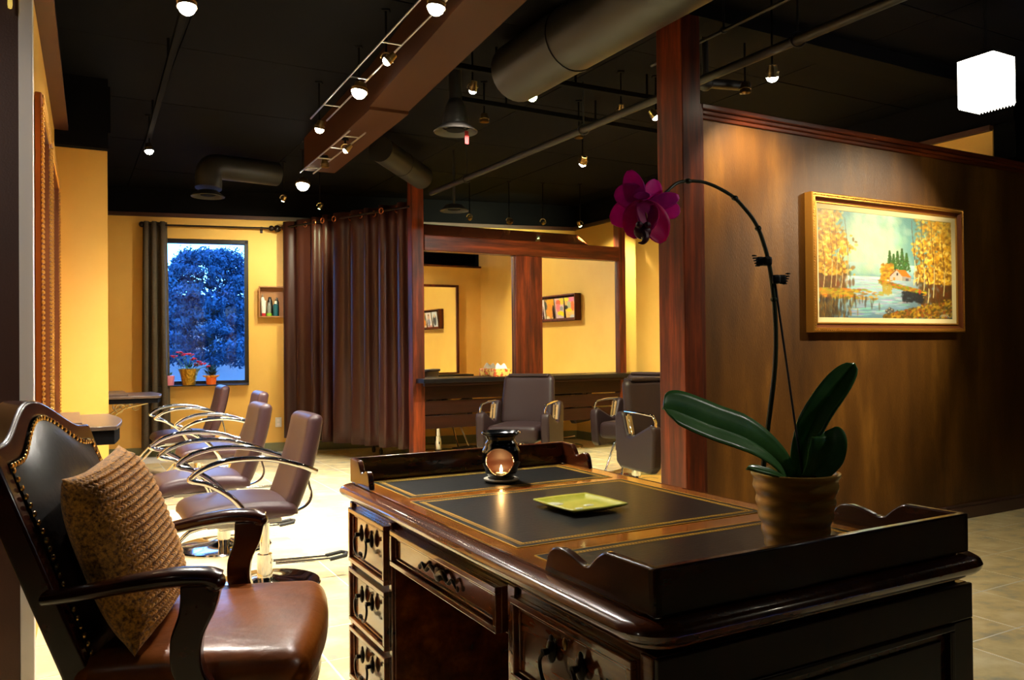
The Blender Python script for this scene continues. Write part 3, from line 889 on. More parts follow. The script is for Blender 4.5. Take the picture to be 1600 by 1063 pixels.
# back: plane leaning backwards; s across (-1..1), z height
LEAN = .36
def bx0(z): return -.105-(z-.48)*LEAN-.02*max(0, (z-.8)/.3)
def crest(s):                   # camel-back top line
    a = abs(s)
    if a < .80: return 1.025+.092*(.5*(1+math.cos(PI*a/.80)))**.8
    return 1.025-.004*((a-.80)/.20)
BW = .325
def frame_fn():
    mb = MB()
    # outline loops: outer and inner (opening), extruded through the thickness
    N = 40
    outer, inner = [], []
    for i in range(N+1):
        s = -1+2*i/N; outer.append((s*BW, crest(s)+.0)); inner.append((s*(BW-.048), crest(s)-.046))
    def taper(z): return 1-.06*max(0, (.9-z)/.6)
    z0 = .30
    o = [(-BW*.93, z0)]+[(y, z) for y, z in outer]+[(BW*.93, z0)]
    q = [(-(BW-.05)*.93, z0)]+[(y, z) for y, z in inner]+[((BW-.05)*.93, z0)]
    n = len(o)
    vs, fs = [], []
    for (d) in (0.012, -.058):
        for (y, z) in o: vs.append((bx0(z)+d, y, z))
        for (y, z) in q: vs.append((bx0(z)+d, y, z))
    for i in range(n-1):
        fs.append((i, i+1, n+i+1, n+i))                       # front
        fs.append((2*n+i+1, 2*n+i, 3*n+i, 3*n+i+1))           # rear
        fs.append((i+1, i, 2*n+i, 2*n+i+1))                   # outer edge
        fs.append((n+i, n+i+1, 3*n+i+1, 3*n+i))               # inner edge
    fs += [(0, n, 3*n, 2*n), (n-1, 3*n-1, 4*n-1, 2*n-1)]
    return mb.add(vs, fs)
frame_fn().build('back_frame', M['chairwood'], ac, 40, bevel=.009, seg=3)
def pad(a, b):                  # upholstered panel
    s = (a-.5)*2
    z1 = crest(s)-.052; z0 = .43
    z = z0+(z1-z0)*b
    y = s*(BW-.052)
    puff = .034*(1-abs(s)**3.5)*(1-abs(2*b-1)**5)
    return (bx0(z)+.012+puff, y, z)
MB().grid(pad, 41, 41).build('back_pad', M['backleather'], ac, 80)
MB().grid(lambda a, b: (bx0(.43+(crest((a-.5)*2)-.5)*b)-.045, (a-.5)*2*(BW-.045), .43+(crest((a-.5)*2)-.475)*b), 21, 11).build('rear_panel', M['backleather'], ac, 80)
nb_ = MB()
npts = []
for i in range(33):
    s = -1+2*i/32; npts.append((s*(BW-.050), crest(s)-.050))
for k in range(24):
    z = .46+.50*k/23
    npts.append((-(BW-.050), z)); npts.append((BW-.050, z))
for (y, z) in npts: nb_.ball((bx0(z)+.016, y, z), .0082, 8, 6, (.6, 1, 1))
o = nb_.build('nailhead_trim', M['nail'], ac); o['kind'] = 'stuff'
# arms
for s in (-1, 1):
    am = MB()
    path = smoothpath([(-.185, s*.315, .655), (-.10, s*.335, .668), (.02, s*.355, .690), (.12, s*.362, .702), (.195, s*.362, .700), (.225, s*.362, .690)], 6)
    am.tube(path, [.028+.010*min(1, i/18) for i in range(len(path))], 14, flat=.62, up=(0, 0, 1))
    am.ball((.215, s*.362, .686), .033, 14, 10, (.8, 1.0, .75))
    am.build('armrest', M['chairwood'], ac, 60)
    su = MB()
    path = smoothpath([(.185, s*.362, .685), (.175, s*.362, .62), (.150, s*.360, .55), (.155, s*.358, .47), (.205, s*.352, .40), (.23, s*.345, .33)], 6)
    w_ = [.036+.012*(abs(i-15)/15)**1.5 for i in range(len(path))]
    pl_ = [(p.x-w, p.z) for p, w in zip(path, w_)]+[(p.x+w, p.z) for p, w in reversed(list(zip(path, w_)))]
    su.prism(pl_, s*.358-.021, s*.358+.021, 'y')
    su.build('arm_support', M['chairwood'], ac, 30, bevel=.006, seg=3)
def cab(x, y, k):
    return smoothpath([(x, y, .36), (x+k*.02, y*1.03, .28), (x-k*.005, y*1.0, .12), (x+k*.02, y*1.04, 0.004)], 6)
for s in (-1, 1):
    P = cab(.36, s*.30, 1); MB().tube(P, [.036-.0009*i for i in range(len(P))], 12).build('leg', M['chairwood'], ac)
    P = smoothpath([(-.09, s*.285, .40), (-.12, s*.285, .25), (-.20, s*.29, .004)], 6); MB().tube(P, [.032-.0007*i for i in range(len(P))], 12).build('leg', M['chairwood'], ac)

# knitted cushion leaning against the back
pc = bpy.data.objects.new('knitted_cushion', None); COL.objects.link(pc)
pc.location = (-1.055, 2.20, .735)
pc.rotation_euler = (math.radians(4), math.radians(-19), math.radians(9))
tag(pc, 'mustard chunky-knit square cushion leaning on the armchair back', 'cushion')
def pil(a, b, front):
    s, t = (a-.5)*2, (b-.5)*2
    k = 1-.075*(1-abs(s)**2.2)*abs(t)**8; k2 = 1-.075*(1-abs(t)**2.2)*abs(s)**8
    y, z = s*.225*k2*(1.02 if abs(t) > .9 else 1), t*.238*k
    e = (1-abs(s)**3.2)*(1-abs(t)**3.2)
    d = .082*max(0, e)**.55
    if front:
        row = t*12
        st = s*17+.5*(int(math.floor(row)) % 2)
        d += (.0095*abs(math.sin(row*PI))**.6+.0085*abs(math.sin((st+.35*math.sin(row*2*PI))*PI)))*min(1, e*4)
    return (d if front else -d, y, z)
MB().grid(lambda a, b: pil(a, b, True), 230, 240).build('cover', M['knit'], pc, 80)
MB().grid(lambda a, b: pil(a, b, False), 40, 40).build('cover_back', M['knit'], pc, 80)

# ================================================================== SIDE SALON CHAIRS (local x = forward)
def make_side_chair():
    t = bpy.data.objects.new('styling_chair', None); COL.objects.link(t)
    def sf(p):
        x, y, z = p
        if z > .43: z += .012*(1-(y/.26)**2)-.05*max(0, (x-.12)/.16)**2*.5-.03*max(0, (-x-.02)/.24)**2
        else: z -= .015*max(0, (x-.1)/.2)-.01
        return (x, y, z)
    MB().rbox((.03, 0, .435), (.54, .50, .095), .042, 5, fn=sf).build('seat', M['vinyl'], t, 80)
    def bf(p):
        x, y, z = p
        q = (z-.70)/.25
        x += -.30-.075*q+.02*q*q+.35*(y*y)*.6
        y *= 1-.10*max(0, q)
        return (x, y, z)
    MB().rbox((0, 0, .70), (.085, .44, .50), .038, 5, fn=bf).build('backrest', M['vinyl'], t, 80)
    for s in (-1, 1):
        P = smoothpath([(-.335, s*.225, .63), (-.24, s*.262, .675), (-.08, s*.275, .722), (.10, s*.275, .728), (.22, s*.272, .698), (.285, s*.27, .655), (.275, s*.27, .640), (.20, s*.27, .615), (.10, s*.27, .545), (.03, s*.265, .46), (.0, s*.25, .395)], 7)
        MB().tube(P, .0145, 10, flat=.6, up=(0, 1, 0)).build('arm', M['chrome'], t, 60)
    u = MB()
    u.bx(-.16, .20, -.20, -.17, .372, .390).bx(-.16, .20, .17, .20, .372, .390).bx(-.06, .10, -.2, .2, .365, .383)
    u.rbox((.02, 0, .355), (.22, .18, .05), .012, 2)
    u.build('seat_frame', M['steel'], t, 40)
    MB().tube(smoothpath([(-.12, 0, .375), (-.24, 0, .375), (-.33, 0, .40), (-.365, 0, .45), (-.352, 0, .52), (-.335, 0, .60)], 6), .02, 10, flat=.35, up=(1, 0, 0)).build('back_bracket', M['chrome'], t, 60)
    MB().cyl((0, 0, .02), (0, 0, .36), .026, .026, 20).cyl((0, 0, .02), (0, 0, .17), .042, .038, 20).build('column', M['chrome'], t, 40)
    MB().lathe([(.0001, .0), (.285, .0), (.290, .008), (.283, .016), (.20, .026), (.10, .034), (.055, .050), (.0001, .052)], 56).build('base', M['chrome'], t, 40)
    f = MB()
    for s in (-1, 1):
        f.tube(smoothpath([(.12, s*.12, .37), (.24, s*.13, .365), (.32, s*.14, .32), (.52, s*.16, .09), (.56, s*.165, .075)], 5), .011, 8)
    f.cyl((.56, -.19, .075), (.56, .19, .075), .013)
    f.build('footrest', M['chrome'], t, 50)
    pb = MB().tube([(-.05, .03, .12), (-.30, .03, .105), (-.34, .03, .105)], .007, 8).tube([(-.05, -.03, .12), (-.34, -.03, .105)], .007, 8)
    pb.build('pump_lever', M['chrome'], t, 50)
    MB().tube([(-.34, -.045, .105), (-.43, -.045, .115), (-.445, 0, .118), (-.43, .045, .115), (-.34, .045, .105)], .011, 8).build('lever_grip', M['black_rubber'], t, 50)
    for ch in t.children:
        if ch.name.split('.')[0] in ('seat', 'backrest', 'arm', 'seat_frame', 'back_bracket', 'footrest'): ch.location.x = .115
        if ch.name.split('.')[0] in ('backrest',): ch.location.z = -.04
        if ch.name.split('.')[0] in ('arm',): ch.location.z = -.015
    return t
sc0 = make_side_chair()
side = [(.925, 4.40, 180, 'plum vinyl styling chair with chrome loop arms, nearest of the four along the left wall'),
        (.885, 5.41, 180, 'plum vinyl styling chair with chrome arms, second of the four from the camera'),
        (1.20, 6.95, 178, 'plum vinyl styling chair with chrome arms, third of the four, before the window'),
        (1.13, 8.35, 180, 'plum vinyl styling chair with chrome arms, farthest of the four, by the grey curtain')]
for i, (u, v, a, lb) in enumerate(side):
    t = sc0 if i == 0 else copy_tree(sc0)
    t.location = W(u, v, 0); t.rotation_euler = (0, 0, A+math.radians(a))
    tag(t, lb, 'salon chair', 'chrome-armed styling chairs in a row along the left wall')

# ================================================================== BOXY SALON CHAIRS AT THE MIRRORS
def make_box_chair():
    t = bpy.data.objects.new('barber_chair', None); COL.objects.link(t)
    MB().rbox((.03, 0, .475), (.52, .47, .15), .045, 5, fn=lambda p: (p[0], p[1], p[2]+(.012 if p[2] > .5 else 0)*(1-(p[1]/.24)**2))).build('seat', M['vinylA'], t, 80)
    def bf(p):
        x, y, z = p
        q = (z-.76)/.24
        return (x-.27-.055*q+.25*y*y, y*(1-.05*max(0, q)), z)
    MB().rbox((0, 0, .755), (.10, .52, .47), .05, 6, fn=bf).build('backrest', M['vinylA'], t, 80)
    MB().rbox((0, 0, .975), (.12, .40, .03), .014, 3, fn=lambda p: (p[0]-.325+.25*p[1]**2, p[1], p[2]+.012)).build('back_trim', M['vinylA'], t, 80)
    for s in (-1, 1):
        a = MB()
        poly = [(-.26, .36), (-.20, .32), (.20, .32), (.25, .36), (.27, .62), (.25, .665), (.20, .672), (-.03, .575), (-.10, .58), (-.16, .735), (-.20, .755), (-.25, .745), (-.275, .70)]
        y0, y1 = s*.265, s*.345
        a.prism([(x, z) for x, z in poly], min(y0, y1), max(y0, y1), 'y')
        a.build('arm_panel', M['vinylA'], t, 40, bevel=.02, seg=4)
        b = MB()
        b.tube([(-.18, s*.305, .750), (.0, s*.305, .752), (.20, s*.305, .742), (.235, s*.305, .700), (.235, s*.305, .665)], .010, 8)
        b.tube([(-.135, s*.305, .735), (-.085, s*.305, .578), (-.02, s*.305, .570), (.20, s*.305, .675)], .009, 8)
        b.build('arm_bar', M['chrome'], t, 50)
        MB().rbox((0, 0, 0), (.008, .050, .140), .003, 2, Matrix.Translation((-.108, s*.305, .655)) @ Matrix.Rotation(math.radians(-17), 4, 'Y')).build('arm_inlay', M['gold_wood'], t, 50)
    MB().cyl((0, 0, .02), (0, 0, .40), .028, n=20).cyl((0, 0, .02), (0, 0, .20), .045, .04, 20).build('column', M['chrome'], t, 40)
    MB().lathe([(.0001, 0), (.30, 0), (.303, .008), (.296, .016), (.20, .024), (.08, .034), (.0001, .04)], 48).build('base', M['chrome'], t, 40)
    f = MB()
    for s in (-1, 1):
        f.tube([(.20, s*.05, .40), (.30, s*.06, .36), (.42, s*.09, .10)], .010, 8)
    f.build('footrest_strut', M['chrome'], t, 50)
    MB().rbox((.44, 0, .095), (.10, .34, .025), .01, 2).build('footrest', M['black_rubber'], t, 50)
    MB().tube([(-.05, 0, .10), (-.32, 0, .09), (-.38, .04, .10)], .008, 8).build('pump_lever', M['chrome'], t, 50)
    return t
bc0 = make_box_chair()
box = [(.07, 7.45, -108, 'boxy dark brown vinyl chair facing the desk, in front of the left salon mirror'),
       (1.22, 6.20, -66, 'boxy dark brown vinyl chair nearest the brown post, turned to the right'),
       (1.16, 7.62, -128, 'boxy dark brown vinyl chair half hidden behind the chair nearest the post'),
       (-.90, 9.72, -40, 'chair behind the slatted counter, only its chrome base showing at the left'),
       (.58, 10.20, -120, 'chair behind the slatted counter, only its black footrest showing at the right')]
for i, (x, y, a, lb) in enumerate(box):
    t = bc0 if i == 0 else copy_tree(bc0)
    t.location = (x, y, 0); t.rotation_euler = (0, 0, math.radians(a))
    tag(t, lb, 'salon chair', 'boxy hydraulic chairs around the mirror partition')
# white price tags on the first chair
cn = 0
for (s, dx) in ((-1, 0), (1, 0)):
    MB().bx(-.212+.0, -.206, s*.222-.018, s*.222+.018, .60, .69).build('white_tag', M['white_plastic'], bc0, 0)

# ================================================================== MIRROR PARTITION FITTINGS
for (u0, u1, lb) in ((3.30, 4.40, 'large frameless mirror between the left post and the wide centre post, above the tissue box'),
                     (4.76, 5.83, 'large frameless mirror right of the wide centre post, reflecting the magazine rack')):
    t = thing('wall_mirror', lb, 'mirror', (u0+u1)/2, 7.90, .945, 0)
    w = (u1-u0)/2
    MB().bx(-w, w, -.004, 0, 0, 1.34).build('mirror_glass', M['mirror'], t, 0)
    MB().bx(-w, w, .001, .03, 0, 1.34).build('backing_board', M['yellow'], t, 0)
ct = thing('styling_counter', 'long black-brown counter shelf running under the two salon mirrors', 'counter', 3.20, 7.89, .94, 0)
MB().bx(.0, 2.93, -.26, .10, -.045, 0).build('counter_top', M['counter'], ct, 0, .004)
MB().bx(.02, 2.9, -.23, -.19, -.075, -.045).build('front_rail', M['dark_slat'], ct, 0, .004)
sl = thing('slatted_screen', 'dark wooden board screen with narrow gaps under the styling counter', 'screen', 3.22, 7.87, 0, 0)
for (z0, z1) in ((.715, .855), (.555, .70), (.405, .540)):
    MB().bx(0, 2.68, -.012, .012, z0, z1).build('board', M['dark_slat'], sl, 0, .004)
for x in (.03, 1.27, 2.64):
    MB().bx(x, x+.05, .012, .04, .40, .90).build('batten', M['dark_slat'], sl, 0)
tb = thing('tissue_box', 'flowered tissue box standing on the styling counter before the left mirror', 'tissue box', 4.16, 7.77, .94, 0)
tbm = mat('orange_flower_print', S(206, 80, 24), .5, mix=(S(235, 190, 90), 26, .42, .5, S(150, 40, 20)))
MB().rbox((0, 0, .0425), (.21, .12, .085), .008, 2).build('box', tbm, tb)
MB().grid(lambda a, b: (.075*(2*a-1)*(1-.25*b), .03*(2*b-1), .083+.075*math.sin(PI*b)*(.75+.25*math.sin(9*a))*math.sin(PI*a)**.3), 25, 15).build('tissue', M['white_plastic'], tb, 60, solid=.002)
# trolley casters under the curtain
tro = thing('salon_trolley', 'trolley behind the brown curtain, only its black casters showing below the hem', 'trolley', 3.46, 9.25, 0, 0)
MB().rbox((0, 0, .34), (.45, .32, .45), .02, 2).build('cabinet', M['black_matt'], tro)
for x in (-.19, .19):
    for y in (-.13, .13):
        MB().cyl((x-.012, y, .035), (x+.012, y, .035), .035, n=16).cyl((x, y, .05), (x, y, .12), .01).build('caster', M['black_rubber'], tro)

# ---- mirror and rack in the salon that the mirrors reflect
fmr = thing('framed_mirror', 'brown-framed mirror on the back of the dividing wall, seen in the left salon mirror', 'mirror', 4.95, 3.66, .86, 0)
MB().bx(-.72, .72, 0, .012, 0, 1.40).build('mirror_glass', M['mirror'], fmr, 0)
MB().bx(-.76, -.72, -.01, .03, -.02, 1.44).bx(.72, .76, -.01, .03, -.02, 1.44).bx(-.72, .72, -.01, .03, 1.40, 1.44).bx(-.72, .72, -.01, .03, -.02, 0).build('frame', M['post'], fmr, 0)
ws = thing('wall_shelf_counter', 'dark styling shelf below the mirror on the back of the dividing wall', 'shelf', 4.95, 3.64, .78, 0)
MB().bx(-.9, .9, 0, .30, 0, .05).build('shelf_board', M['counter'], ws, 0, .004)
mr = thing('magazine_rack', 'dark brown wall rack of magazines seen in the right salon mirror', 'magazine rack', 6.145, 5.95, 1.62, 0)
r_ = MB()
L2 = .70
r_.bx(-.10, 0, -L2, L2, 0, .018).bx(-.10, 0, -L2, -L2+.018, 0, .37).bx(-.10, 0, L2-.018, L2, 0, .37).bx(-.10, 0, -L2, L2, .352, .37).bx(-.008, 0, -L2, L2, 0, .37)
r_.bx(-.10, -.09, -L2, L2, 0, .04)
for k in range(1, 5): r_.bx(-.095, 0, -L2+k*.28-.006, -L2+k*.28+.006, 0, .30)
r_.build('rack_body', M['post'], mr, 0, .002)
def colgrid(name, W_, H_, nx, ny, cols, mt, parent, m):
    """flat sheet with a colour per vertex; cols (ny+1, nx+1, 3) display colours, row 0 at the bottom"""
    vs = [tuple(m @ Vector((W_*(i/nx-.5), 0, H_*j/ny))) for j in range(ny+1) for i in range(nx+1)]
    fs = [(j*(nx+1)+i, j*(nx+1)+i+1, (j+1)*(nx+1)+i+1, (j+1)*(nx+1)+i) for j in range(ny) for i in range(nx)]
    me = bpy.data.meshes.new(name); me.from_pydata(vs, [], fs)
    at = me.color_attributes.new('Col', 'FLOAT_COLOR', 'POINT')
    c = np.clip(cols.reshape(-1, 3), 0, 1)
    lin = np.where(c <= .04045, c/12.92, ((c+.055)/1.055)**2.4)
    at.data.foreach_set('color', np.concatenate([lin, np.ones((len(lin), 1))], 1).astype(np.float32).ravel())
    me.materials.append(mt)
    o = bpy.data.objects.new(name, me); COL.objects.link(o)
    if parent is not None: o.parent = parent
    return o
rs = np.random.RandomState(4)
def cover(kind):
    nx, ny = 26, 36
    y, x = np.mgrid[0:ny+1, 0:nx+1]; x = x/nx; y = y/ny
    c = np.zeros((ny+1, nx+1, 3))
    def ell(cx, cy, rx, ry, col): c[((x-cx)/rx)**2+((y-cy)/ry)**2 < 1] = col
    if kind == 0:
        c[:] = (.93, .86, .86); ell(.5, .38, .26, .22, (.42, .40, .48)); ell(.5, .18, .16, .16, (.42, .36, .42)); ell(.5, .74, .19, .17, (.46, .26, .16)); ell(.5, .70, .11, .10, (.90, .70, .55)); ell(.85, .08, .3, .10, (.8, .5, .45))
    elif kind == 1:
        c[:] = (.62, .45, .2); ell(.35, .8, .5, .25, (.9, .62, .1)); ell(.55, .45, .35, .35, (.85, .5, .1)); ell(.1, .35, .16, .35, (.06, .05, .05)); ell(.9, .7, .14, .2, (.2, .2, .15)); ell(.8, .1, .2, .1, (.92, .85, .75)); ell(.2, .08, .18, .06, (.9, .8, .6))
    elif kind == 2:
        c[:] = (.86, .72, .74); ell(.2, .85, .3, .16, (.95, .85, .3)); ell(.6, .8, .25, .14, (.8, .35, .2)); ell(.65, .55, .25, .2, (.9, .45, .5)); ell(.45, .3, .35, .10, (.95, .9, .15)); ell(.2, .22, .2, .08, (.96, .9, .1)); ell(.3, .52, .2, .10, (.5, .5, .5))
    elif kind == 3:
        c[:] = (.92, .74, .45); ell(.3, .9, .4, .12, (.92, .5, .68)); ell(.8, .92, .3, .08, (.96, .9, .2)); ell(.55, .66, .2, .16, (.7, .72, .6)); ell(.2, .6, .18, .22, (.85, .4, .2)); ell(.9, .55, .2, .10, (.15, .14, .15)); ell(.6, .42, .3, .08, (.98, .85, .1)); ell(.3, .1, .3, .1, (.8, .78, .8))
    else:
        c[:] = (.85, .85, .88); ell(.5, .5, .3, .35, (.15, .14, .16)); ell(.5, .75, .16, .12, (.85, .7, .6))
    c += rs.uniform(-.06, .06, c.shape[:2])[..., None]
    return c
mags = [(.56, 3, 'magazine with pink and yellow cover at the near end of the wall rack'),
        (.30, 2, 'magazine with lilac and yellow cover, second in the wall rack'),
        (.04, 1, 'magazine with an amber cover, middle pocket of the wall rack'),
        (-.22, 0, 'pale magazine cover with a standing figure, in the wall rack'),
        (-.50, 4, 'grey and white magazine cover at the far end of the wall rack')]
for (y, k, lb) in mags:
    m = Matrix.Translation((-.070, 0, 0)) @ Matrix.Rotation(math.radians(-90), 4, 'Z') @ Matrix.Rotation(math.radians(7), 4, 'X')
    t = thing('magazine', lb, 'magazine', 6.145, 5.95+y, 1.64, 0, 'magazines in the wall rack')
    colgrid('cover', .235, .30, 26, 36, cover(k), M['print'], t, m)
    MB().bx(-.117, .117, .002, .010, 0, .30, m).build('pages', M['white_plastic'], t, 0)

# ---- left wall mirrors with beaded gilt frames
def leftmirror(va, vb, zt, lb, beads=True):
    t = thing('framed_mirror', lb, 'mirror', lw((va+vb)/2)+.004, (va+vb)/2, .45, math.atan(-.024))
    h = (vb-va)/2; z = zt-.45
    MB().bx(0, .012, -h, h, 0, z).build('mirror_glass', M['mirror'], t, 0)
    f = MB()
    for (y0, y1, z0, z1) in ((-h-.05, -h, -.05, z+.05), (h, h+.05, -.05, z+.05), (-h, h, z, z+.05), (-h, h, -.05, 0)):
        f.bx(0, .028, y0, y1, z0, z1)
    f.build('frame', M['gilt_dark'], t, 0, .006)
    b = MB()
    for e_ in ((-h-.045), (h+.045), (-h-.005), (h+.005)):
        k = int(z/.022)
        for i in range(k): b.ball((.030, e_, i*z/k), .008, 6, 4)
    for e_ in (z+.045, z+.005):
        k = int(2*h/.022)
        for i in range(k): b.ball((.030, -h+i*2*h/k, e_), .008, 6, 4)
    o = b.build('bead_moulding', M['gold_bead'], t); o['kind'] = 'stuff'
leftmirror(4.08, 4.82, 2.33, 'gilt beaded wall mirror on the left wall nearest the pale jamb')
leftmirror(5.08, 6.28, 2.36, 'gilt beaded wall mirror on the left wall beside the yellow step')

# ---- wall-hung styling tables
def table(lb, u0, u1, v0, v1, zt, apr, scroll):
    t = thing('styling_shelf', lb, 'shelf', u0, (v0+v1)/2, zt, 0)
    w, h = u1-u0, (v1-v0)/2
    poly = [(0, -h), (w-.04, -h)]+[(w-.04+.04*math.sin(PI*i/16), -h+2*h*i/8) if 0 < i < 8 else (w-.0, -h if i == 0 else h) for i in range(9)]+[(0, h)]
    poly = [(0, -h), (w-.05, -h)]+[(w-.05+.05*math.sin(PI*(i+.5)/10), -h+2*h*(i+.5)/10) for i in range(10)]+[(w-.05, h), (0, h)]
    MB().prism(poly, -.022, 0).build('table_top', M['shelf'], t, 20, .003)
    p2 = [(x-.012 if x > .01 else x, y*.97) for x, y in poly]
    MB().prism(p2, -apr, -.022).build('apron', M['black_matt'], t, 20)
    MB().bx(0, w*.42, -h*.9, h*.9, .0, .022).build('raised_ledge', M['shelf'], t, 0, .003)
    if scroll:
        s = MB()
        for k in range(2):
            y = (-1+2*k)*h*.5
            def sp(cx, cz, r, tn, d): return [(cx+r*(1-i/30*.8)*math.cos(d*i/30*tn*2*PI), y, cz+r*(1-i/30*.8)*math.sin(d*i/30*tn*2*PI)) for i in range(31)]
            s.tube(sp(w*.30, -apr-.06, .055, 1.3, 1), .007, 6); s.tube(sp(w*.55, -apr-.04, .035, 1.3, -1), .006, 6)
            s.tube([(0.0, y, -apr-.20), (w*.15, y, -apr-.14), (w*.38, y, -apr-.05), (w*.75, y, -apr-.01)], .008, 6)
            s.tube(sp(w*.12, -apr-.14, .035, 1.2, 1), .006, 6)
        s.build('scroll_bracket', M['silver_scroll'], t, 60)
    else:
        MB().bx(0, w*.5, -.03, .03, -apr-.05, -apr).build('bracket', M['black_matt'], t, 0)
table('dark wall-hung styling table beside the armchair, in front of the left wall mirror', -.075, .295, 4.85, 5.85, .85, .10, False)
table('dark wall-hung styling table beyond the yellow step, with a scrolled silver bracket', .28, .80, 7.95, 8.75, .85, .065, True)

# ================================================================== CURTAINS
def curtain(name, lb, p0, p1, ztop, zbot, folds, amp, mt, irregular=0.0, n=420, nv=14, group=None, flare=0.0):
    t = bpy.data.objects.new(name, None); COL.objects.link(t)
    a, b = W(*p0), W(*p1)
    t.location = ((a.x+b.x)/2, (a.y+b.y)/2, zbot)
    t.rotation_euler = (0, 0, math.atan2(b.y-a.y, b.x-a.x))
    tag(t, lb, 'curtain')
    Ln = (b-a).length
    rr = random.Random(11)
    ph = [rr.uniform(-1, 1) for _ in range(20)]
    def fn(s, q):
        z = (ztop-zbot)*q
        w = s+irregular*(.012*math.sin(2*PI*3*s+ph[0]*3)+.010*math.sin(2*PI*7*s+ph[1]*3))
        A_ = amp*(1.0-.25*q)*(1+.35*irregular*math.sin(2*PI*2.3*s+2))
        x = (s-.5)*Ln*(1+flare*(1-q))+.25*A_*math.sin(4*PI*folds*w)
        y = A_*math.cos(2*PI*folds*w)+irregular*.25*A_*(1-q)*math.sin(2*PI*folds*2.1*w+3)
        return (x, y, z)
    MB().grid(fn, n, nv).build('cloth', mt, t, 80, solid=.003)
    return t, Ln, fn
t, Ln, fn = curtain('brown_curtain', 'tall brown satin grommet curtain hanging in folds left of the mirror partition', (2.34, 9.98), (3.17, 7.99), 2.81, .19, 9, .050, M['curtain_brown'], 1.0)
for k in range(22):
    s = (k+.25+.25)/22
    x, y, z = fn(min(1, s), 1.0)
    g_ = MB().tube([(x+.004*0, .030*math.cos(2*PI*i/20), 2.81-.19-.065+.030*math.sin(2*PI*i/20)) for i in range(20)], .0065, 6, closed=True)
    if k % 2 == 0:
        g_ = MB().tube([(x+.030*math.cos(2*PI*i/20), y-.006 if y < 0 else y-.006, 2.81-.19-.065+.030*math.sin(2*PI*i/20)) for i in range(20)], .0065, 6, closed=True)
        g_.build('grommet', M['grommet'], t)
cr = bpy.data.objects.new('curtain_rod', None); COL.objects.link(cr)
a, b = W(2.29, 10.06), W(3.17, 7.90)
cr.location = ((a.x+b.x)/2, (a.y+b.y)/2, 2.745); cr.rotation_euler = (0, 0, math.atan2(b.y-a.y, b.x-a.x))
tag(cr, 'dark bronze rod carrying the brown grommet curtain', 'curtain rod')
Lr = (b-a).length
MB().cyl((-Lr/2, 0, 0), (Lr/2, 0, 0), .013).build('rod', M['rod'], cr)
MB().ball((-Lr/2-.0, 0, 0), .045, 14, 10).build('finial', M['rod'], cr)
t, Ln, fn = curtain('grey_curtain', 'narrow grey linen curtain gathered at the left side of the window', (.80, 10.36), (1.06, 10.30), 2.78, .10, 3, .05, M['curtain_grey'], .6, 160, 14, flare=.22)
cr = thing('curtain_rod', 'thin dark rod with ball finials above the window carrying the grey curtain', 'curtain rod', 1.5, bw(1.5)-.11, 2.745, BR)
MB().cyl((-.70, 0, 0), (.72, 0, -.0), .011).build('rod', M['rod'], cr)
for x in (-.72, .74): MB().ball((x, 0, 0), .035, 14, 10).cyl((x*.96, 0, 0), (x*.975, 0, 0), .022).build('finial', M['rod'], cr)
for x in (-.66, .62): MB().cyl((x, 0, -.01), (x, .10, -.01), .008).rbox((x, .10, -.01), (.03, .012, .08), .005, 1).build('wall_bracket', M['rod'], cr)

# ================================================================== WALL BOX WITH PRODUCTS
vb = 2.24
wb = thing('wall_box_shelf', 'small wooden box shelf on the yellow wall between window and brown curtain', 'shelf', vb, bw(vb), 1.655, BR)
MB().bx(-.15, .19, -.11, 0, 0, .015).bx(-.15, .19, -.11, 0, .365, .38).bx(-.15, -.135, -.11, 0, 0, .38).bx(.175, .19, -.11, 0, 0, .38).bx(-.15, .19, -.006, 0, 0, .38).build('box', mat('oak_box', S(150, 96, 44), .5), wb, 0)
def prod(nm, lb, x, y, parts):
    p = Matrix.Translation((vb, bw(vb), 0)) @ Matrix.Rotation(BR, 4, 'Z') @ Vector((x, y, 0))
    t = thing(nm, lb, 'bottle', p.x, p.y, 1.671, BR, 'hair products in the wall box')
    for (n_, prof, mt) in parts: MB().lathe(prof, 20).build(n_, mt, t, 40)
def bott(r, h, neck, cap): return [(.0001, 0), (r, 0), (r, h), (r*.5, h+.02), (neck, h+.02), (neck, h+.03)]
cw = M['white_plastic']
cgreen = mat('green_cap', S(120, 170, 40), .4); cred = mat('red_cap', S(170, 30, 40), .4); cteal = mat('teal_bottle', S(30, 80, 92), .3); cblk = mat('black_bottle', S(20, 20, 22), .3); cgry = mat('clear_grey_bottle', S(120, 120, 112), .25)
prod('product_tube', 'white squeeze tube standing on its red cap in the wall box', -.095, -.075, [('tube', [(.0001, .035), (.026, .035), (.034, .19), (.004, .191)], cw), ('cap', [(.0001, 0), (.024, 0), (.024, .035), (.0001, .035)], cred)])
prod('pump_bottle', 'white bottle with a nozzle behind the squeeze tube in the wall box', -.105, -.030, [('bottle', [(.0001, 0), (.024, 0), (.024, .20), (.018, .225), (.008, .235)], cw), ('nozzle', [(.0001, .235), (.006, .235), (.005, .27), (.0001, .272)], cgry)])
prod('spray_bottle', 'grey bottle on a green base in the wall box', -.03, -.07, [('bottle', [(.0001, .035), (.024, .035), (.026, .12), (.014, .165), (.012, .17)], cgry), ('base', [(.0001, 0), (.034, 0), (.034, .035), (.0001, .035)], cgreen)])
prod('black_bottle', 'tall black bottle at the back of the wall box', -.02, -.025, [('bottle', [(.0001, 0), (.030, 0), (.030, .18), (.018, .21), (.018, .235), (.0001, .236)], cblk)])
prod('black_bottle', 'short black bottle with silver cap, middle of the wall box', .06, -.03, [('bottle', [(.0001, 0), (.028, 0), (.028, .17), (.014, .20)], cblk), ('cap', [(.014, .20), (.014, .225), (.0001, .226)], M['steel'])])
